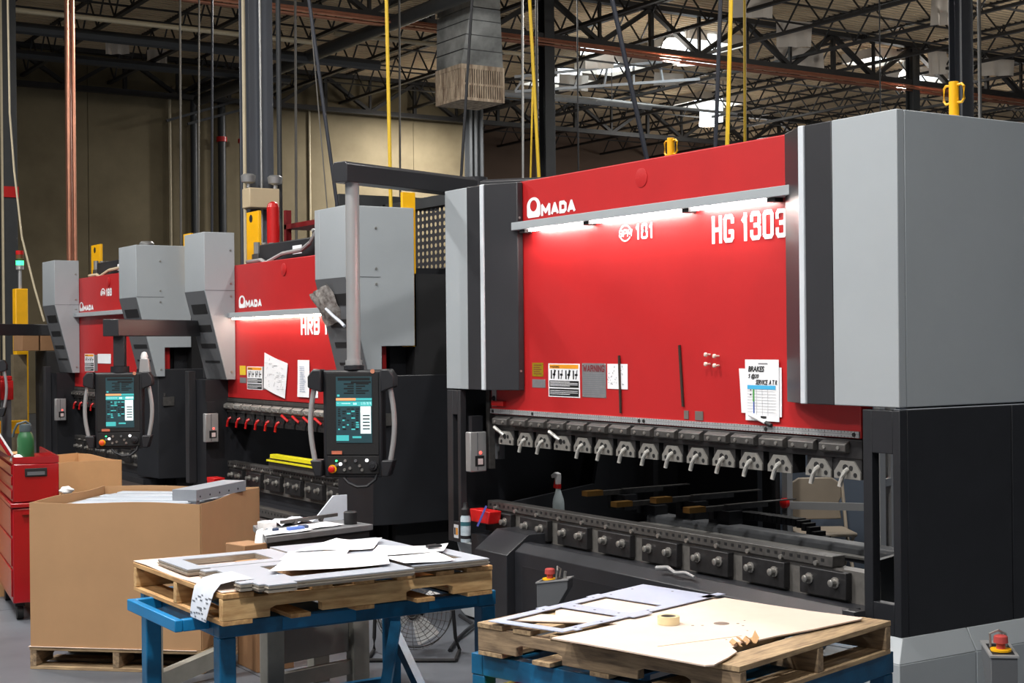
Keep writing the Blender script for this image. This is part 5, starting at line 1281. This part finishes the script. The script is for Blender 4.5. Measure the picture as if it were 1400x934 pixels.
MB().bar((2.9, 6.69, .14), (3.36, 6.79, .14), .04, .07).build('stretcher', STEELLEG, bn)
bb = empty('shipping_carton', (2.72, 6.70, .55), 'brown carton edge fixed at the left end of the grey bench', 'box', rz=.21, world=False); B(-.06, .075, -.10, .06, -.02, .285).build('carton', BROWN, bb, .004)
ra = empty('wiping_roll', (2.74, 6.82, BZ), 'white wiping roll standing at the left end of the bench', 'roll')
MB().lathe((2.885, 6.79, BZ+.001), [(.045, 0), (.047, .004), (.047, .05), (.018, .052), (.018, .03)], 24).build('roll', RAGM, ra)
rg = MB().sheet((2.73, 6.575, .765), (2.83, 6.58, .755), (2.88, 6.74, .882), (2.80, 6.72, .882), 8, 8, lambda a, b: (.012*math.sin(a*9), .012*math.sin(a*7+b*3), .012*math.sin(b*PI)+.01*math.sin(a*8)), .006).build('rag', RAGM); tag(rg, 'white rag draped over the left end of the bench', 'rag')
NAVY = M('navy_tool_handle', (44, 62, 92), .5)
for k, (x, y, dx, dy, mt, lb) in enumerate(((2.86, 6.74, .07, .02, NAVY, 'left navy tool on the bench papers'), (2.97, 6.72, .09, .02, M('blue_card', (84, 116, 190), .5), 'blue packet on the bench papers'), (3.05, 6.76, .05, .01, NAVY, 'right navy tool on the bench papers'))):
    tag(MB().box(x, x+dx, y, y+.035, BZ+.004, BZ+.022).build('hand_tool', mt, None, .006), lb, 'tool', 'tools on the bench')
for k, (p, lb) in enumerate(((((2.80, 6.62), (3.08, 6.67), (3.06, 6.86), (2.87, 6.80)), 'near white paper on the bench'), (((3.08, 6.72), (3.30, 6.77), (3.27, 6.93), (3.05, 6.88)), 'middle white paper on the bench'), (((3.02, 6.92), (3.24, 6.98), (3.20, 7.14), (2.98, 7.08)), 'crumpled plastic sheet at the back of the bench'))):
    o = MB().sheet(*[(*q, BZ+.003) for q in p], 8, 6, lambda a, b, k=k: (0, 0, .002+(.018*abs(math.sin(a*7+b*5)) if k == 2 else .003*math.sin(a*5)**2)), .001).build('bench_paper', PAPER if k < 2 else PLASTIC); tag(o, lb, 'paper')
o = MB().bar((3.0, 6.88, BZ+.030), (3.36, 6.98, BZ+.034), .016, .016).bar((3.08, 6.90, BZ+.012), (3.09, 6.905, BZ+.03), .02).bar((3.25, 6.95, BZ+.012), (3.26, 6.955, BZ+.03), .02).build('tool_bar', STEELD); tag(o, 'dark steel bar lying across the bench papers', 'bar')
wb = MB().prism([(3.24, BZ), (3.44, BZ), (3.44, BZ+.13), (3.36, BZ+.13)], 'y', 7.02, 7.03).build('sheet_bracket', M('pale_painted_steel', (206, 214, 224), .4)); tag(wb, 'pale angled steel bracket standing at the right end of the bench', 'bracket')
bc = tag(MB().lathe((3.36, 6.82, BZ+.001), [(.034, 0), (.035, .06), (.03, .065), (.01, .066)], 20).build('black_cup', INK), 'black round cap at the right end of the bench', 'cap')
# posts and cross foot under the tables
sd = empty('steel_stand', (2.62, 7.66, 0), 'grey steel stand with a sloping foot behind the left blue table leg', 'stand')
B(2.47, 2.545, 7.36, 7.42, .0, .62).build('post', STEELLEG, sd, .003); MB().bar((2.50, 7.38, .05), (2.95, 7.52, .13), .06, .09).build('foot_beam', STEELLEG, sd); B(2.90, 2.98, 7.46, 7.54, 0, .60).build('post', M('dark_post', (72, 70, 66), .5), sd)
bx = tag(MB().box(3.12, 3.34, 7.50, 7.78, 0, .52).build('shipping_carton', BROWN, None, .004), 'tall brown carton standing on the floor under the bench, seen past the table leg', 'box')

# floor fan
fn = empty('floor_fan', (4.02, 7.36, 0), 'round floor fan with wire guard behind the left blue table', 'fan', rz=-.62, world=False)
FZ, FR = .262, .215
gm_ = MB()
for k in range(9):
    r = FR*(k+1)/9; y = -.075+.05*(r/FR)**2
    pts = [(r*math.cos(2*PI*j/30), y, FZ+r*math.sin(2*PI*j/30)) for j in range(31)]
    gm_.tube(pts, .0018, 4, False)
for k in range(24):
    a = 2*PI*k/24; gm_.tube([(.03*math.cos(a), -.075, FZ+.03*math.sin(a)), (FR*.6*math.cos(a), -.06, FZ+FR*.6*math.sin(a)), (FR*math.cos(a), -.025, FZ+FR*math.sin(a)), (FR*math.cos(a), .05, FZ+FR*math.sin(a))], .0015, 4, False)
gm_.build('wire_guard', STEELD, fn)
MB().lathe((0, 0, FZ), [(FR+.004, -.03), (FR+.008, 0), (FR+.008, .05), (FR, .05), (FR, -.03)], 40, 'y').build('drum', STEELD, fn) if False else None
MB().lathe((0, 0, FZ), [(FR, .045), (FR+.006, .048), (FR+.006, .056), (FR, .06)], 40, 'y', closed=True).build('rim', STEELD, fn)
for k in range(4):
    a = PI/2*k+.5
    vs = []
    for i in range(6):
        r = .04+(.155)*i/5
        for w, yy in ((-.5, -.018), (.5, .018)):
            aa = a+w*(1.05-.35*i/5); vs.append((r*math.cos(aa), yy, FZ+r*math.sin(aa)))
    n_ = len(vs); vs2 = [(x, y+.003, z) for x, y, z in vs]
    fs = [(2*i, 2*i+1, 2*i+3, 2*i+2) for i in range(5)]
    MB().add(vs+vs2, fs+[tuple(j+n_ for j in f) for f in fs]).build('blade', M('aluminium_blade', (222, 222, 220), .35, .3), fn)
MB().lathe((0, 0, FZ), [(.04, -.03), (.04, .02), (.06, .03), (.06, .12), (.04, .13)], 20, 'y').build('motor', BLACKM, fn)
MB().tube([(-.25, -.14, .012), (-.25, .14, .012), (-.235, .05, .10), (-.225, .03, FZ)], .011, 8).build('stand_tube', BLACKM, fn); MB().tube([(.25, -.14, .012), (.25, .14, .012), (.235, .05, .10), (.225, .03, FZ)], .011, 8).build('stand_tube', BLACKM, fn); MB().tube([(-.25, -.14, .012), (.25, -.14, .012)], .011, 8).build('stand_tube', BLACKM, fn)
tag(MB().tube([(4.25, 7.35, .012), (4.45, 7.6, .012), (4.6, 7.75, .02), (4.75, 7.9, .02), (4.85, 8.25, .012)], .012, 6).build('power_cord', CABLEB), 'black power cord on the floor between fan and machine foot', 'cord')

# ------------------------------------------------------------------ behind and left
ms = empty('perforated_screen', (6.2, 10.7, 0), 'dark perforated metal screen behind the black cabinet', 'screen')
m = MB(); nx, nz = 13, 17; px, pz = .10, .0667; YS, ZS = 9.95, 2.0
def ring_cell(m, x, yc_, zc_, w, h, r, n=8):
    out = []
    for k in range(n):
        a = 2*PI*k/n+PI/8; c, s_ = math.cos(a), math.sin(a); q = 1/max(abs(c), abs(s_)); out.append((yc_+w/2*c*q, zc_+h/2*s_*q))
    inn = [(yc_+r*math.cos(2*PI*k/n+PI/8), zc_+r*math.sin(2*PI*k/n+PI/8)) for k in range(n)]
    cor = [(yc_+w/2, zc_+h/2), (yc_-w/2, zc_+h/2), (yc_-w/2, zc_-h/2), (yc_+w/2, zc_-h/2)]
    vs = [(x, *p) for p in out]+[(x, *p) for p in inn]+[(x, *p) for p in cor]
    fs = [(k, (k+1) % n, (k+1) % n+n, k+n) for k in range(n)]+[(0, 16, 1), (2, 17, 3), (4, 18, 5), (6, 19, 7)]
    m.add(vs, fs)
for i in range(24):
    for j in range(16):
        ring_cell(m, 6.2, YS+i*.075+.0375, ZS+j*.06+.03+(0), .075, .06, .019)
pf = m.build('perforated_sheet', PERFM, ms); pf['kind'] = 'stuff'
B(6.17, 6.23, YS-.05, YS+1.85, ZS+.96, ZS+1.05).build('frame_rail', COLD, ms); B(6.17, 6.23, YS-.05, YS+1.85, ZS-.06, ZS).build('frame_rail', COLD, ms)
for y in (YS-.05, YS+1.80): B(6.17, 6.23, y, y+.05, .0, ZS+1.05).build('frame_post', COLD, ms)
kb = empty('black_cabinet', (5.9, 9.0, 0), 'tall black cabinet between the large and the middle brake', 'cabinet')
B(5.45, 6.15, 8.55, 9.15, .45, 2.16).build('body', BLACK, kb, .01); B(5.5, 6.1, 8.6, 9.1, 0, .449).build('plinth', BLACKM, kb)
for z in (1.7, 1.9, 2.1): MB().lathe((5.448, 9.05, z), [(.014, 0), (.014, -.02)], 10, 'x').build('latch', GREYD, kb)
mt_ = empty('drive_motor', (5.5, 9.5, 2.3), 'black rounded drive housing in front of the perforated screen', 'motor')
MB().tube([(5.60, 9.35, 2.20), (5.60, 9.35, 2.60)], .11, 16).build('housing', BLACK, mt_, .02)
tag(MB().tube([(5.2, 8.75, 1.55), (5.2, 8.75, 1.68), (5.25, 8.72, 1.76), (5.32, 8.6, 1.79), (5.4, 8.45, 1.76), (5.5, 8.3, 1.66)], .014, 8).build('cable_loop', CABLEG), 'grey cable loop above the black base beside the nearest control panel', 'cable')
tag(MB().tube([(5.2, 13.55, 1.55), (5.2, 13.5, 1.75), (5.25, 13.3, 1.90), (5.3, 12.9, 1.93), (5.4, 12.7, 1.85)], .014, 8).build('cable_loop', CABLEG), 'grey cable loop above the black base of the farthest brake', 'cable')
ys = tag(MB().bar((6.05, 9.85, 2.05), (6.1, 9.55, 1.95), .04, .05).bar((6.05, 9.85, 2.05), (6.0, 10.05, 2.25), .03, .05).build('yellow_bracket', YELLOW), 'small yellow bracket at the foot of the perforated screen', 'bracket')
bxc = empty('beige_enclosure', (6.4, 15.35, 3.4), 'beige box with two lamps fixed to the thick grey column', 'box')
B(6.30, 6.66, 15.22, 15.44, 3.32, 3.54).build('enclosure', BEIGE, bxc, .01)
for x in (6.32, 6.64): MB().lathe((x, 15.3, 3.545), [(.02, 0), (.02, .04), (.075, .06), (.085, .13), (.06, .15)], 14).build('emergency_lamp', ALU, bxc)
rx = tag(MB().cyl((6.03, 13.95, 2.35), (6.03, 13.95, 3.20), .065, 20).lathe((6.03, 13.95, 3.2), [(.065, 0), (.05, .04), (.02, .06)], 20).build('red_cylinder', REDPL), 'red vertical cylinder under the beige box', 'cylinder')
rk = empty('red_rack', (6.6, 13.6, 0), 'dark red storage rack in shade behind the middle brake', 'rack')
for x in (6.3, 6.9):
    for y in (12.9, 14.2): B(x-.03, x+.03, y-.03, y+.03, 0, 3.2).build('upright', REDFR, rk)
for z in (2.2, 2.6, 3.0): B(6.27, 6.93, 12.87, 14.23, z, z+.05).build('shelf', REDFR, rk)
B(6.2, 7.3, 12.75, 12.85, 3.12, 3.24).build('header_beam', COLD, rk); B(6.24, 6.30, 12.78, 12.84, 0, 3.11).build('front_post', CONDUIT, rk)
for k in range(9): B(6.4+.06*k, 6.43+.06*k, 13.0, 13.03, 2.26, 2.58).build('hanging_part', STEELD, rk)
# left edge
st_ = empty('signal_tower', (4.86, 19.45, 0), 'signal tower with a green lamp on a yellow post at the left edge', 'signal light')
MB().box(4.78, 4.94, 19.37, 19.53, .03, 2.55).build('post', YELLOW, st_, .01); MB().box(4.68, 5.04, 19.27, 19.63, 0, .029).build('base_plate', YELLOW, st_)
MB().cyl((4.86, 19.45, 2.55), (4.86, 19.45, 2.80), .022, 10).build('stem', ALU, st_)
for z, mt, nm in ((2.80, ALU, 'collar'), (2.86, LEDG, 'green_lamp'), (2.94, M('dark_amber', (110, 70, 40), .4), 'amber_lamp'), (2.99, REDPL, 'red_lamp')): MB().cyl((4.86, 19.45, z), (4.86, 19.45, z+.055), .05, 14).build(nm, mt, st_)
bk = empty('black_cabinet', (5.2, 19.2, 0), 'black cabinet at the left edge below the brown boxes', 'cabinet'); B(4.90, 5.75, 17.62, 18.9, .02, 1.74).build('body', BLACKM, bk, .01)
B(4.6, 4.76, 18.75, 18.9, .02, 1.70).build('corner_post', M('tarnished_steel', (142, 128, 104), .4, .5, var=.2), bk)
for k, (x, w) in enumerate(((4.62, .20), (4.84, .24), (5.10, .18))):
    tag(B(x, x+w, 18.4, 18.85, 1.745, 2.0).build('brown_carton', BROWN, None, .005), ('left', 'middle', 'right')[k]+' brown carton standing on the black cabinet at the left edge', 'box', 'brown cartons on the cabinet')
tag(MB().lathe((4.98, 17.9, 2.05), [(.07, 0), (.12, .03), (.12, .07), (.07, .11)], 18, 'z').build('silver_cap', ALU), 'silver round cap on the swing arm at the left edge', 'cap')
yb_ = tag(MB().box(3.9, 4.38, 17.2, 17.3, .80, .95).box(3.95, 4.02, 17.21, 17.29, .0, .80).box(4.3, 4.37, 17.21, 17.29, 0, .80).build('yellow_barrier', YELLOW, None, .008), 'yellow barrier rail at the left edge behind the green bottle', 'barrier')
wbx = tag(B(3.1, 3.55, 13.9, 14.3, .62, .80).build('wooden_block', WOODL), 'pale wooden block on the left edge behind the red cabinet lid', 'block')
tag(B(3.05, 3.6, 13.85, 14.35, .0, .618).build('low_stand', GREYD), 'low grey stand under the pale wooden block', 'stand')
re_ = tag(MB().box(4.0, 4.14, 16.9, 17.02, 1.2, 1.42).box(4.01, 4.13, 16.91, 17.01, 1.42, 1.47).build('red_switch_box', REDPL, None, .01), 'red switch box beside the cut off control panel', 'switch')
tag(B(4.02, 4.12, 16.93, 17.0, .0, 1.199).build('switch_post', GREYD), 'grey post under the red switch box', 'post')
# seen through the large brake: chair, posts, floor lamp
cr = empty('folding_chair', (7.5, 7.7, 0), 'beige folding chair seen through the right end of the large brake', 'chair', rz=-.53, world=False)
MB().prism([(-.17, .62), (-.19, .50), (.19, .50), (.17, .62), (.19, .66), (.18, .76), (.12, .80), (-.12, .80), (-.18, .76), (-.19, .66)], 'y', -.02, .01).build('backrest', CHAIRM, cr, .008)
B(-.20, .20, -.40, -.02, .42, .45).build('seat', CHAIRM, cr, .012)
for x in (-.20, .20): MB().tube([(x, .02, .78), (x, -.10, .42), (x, -.36, .01)], .013, 8).build('leg', CHAIRM, cr); MB().tube([(x*.95, -.34, .43), (x*.95, .10, .01)], .013, 8).build('leg', CHAIRM, cr)
af = empty('safety_frame', (6.93, 7.2, 0), 'aluminium safety frame behind the right end of the large brake', 'frame')
for x, y in ((6.97, 7.42), (7.37, 6.95), (7.55, 7.02)): B(x-.025, x+.025, y-.025, y+.025, 0, 1.9).build('post', ALU, af)
MB().bar((6.97, 7.42, .66), (7.37, 6.95, .66), .03, .05).build('rail', ALU, af); MB().bar((7.37, 6.95, .82), (7.55, 7.02, .82), .03, .05).build('rail', ALU, af)
tag(B(7.9, 8.0, 6.0, 9.6, .0, 1.9).build('rear_partition', M('blue_grey_partition', (84, 94, 108), .6)), 'blue grey partition behind the folding chair', 'partition')
MB().lathe((6.90, 7.40, .68), [(.02, 0), (.035, .01), (.035, .04), (.01, .05)], 14, 'x').build('red_knob', REDPL, af)

bpy.context.view_layer.update()
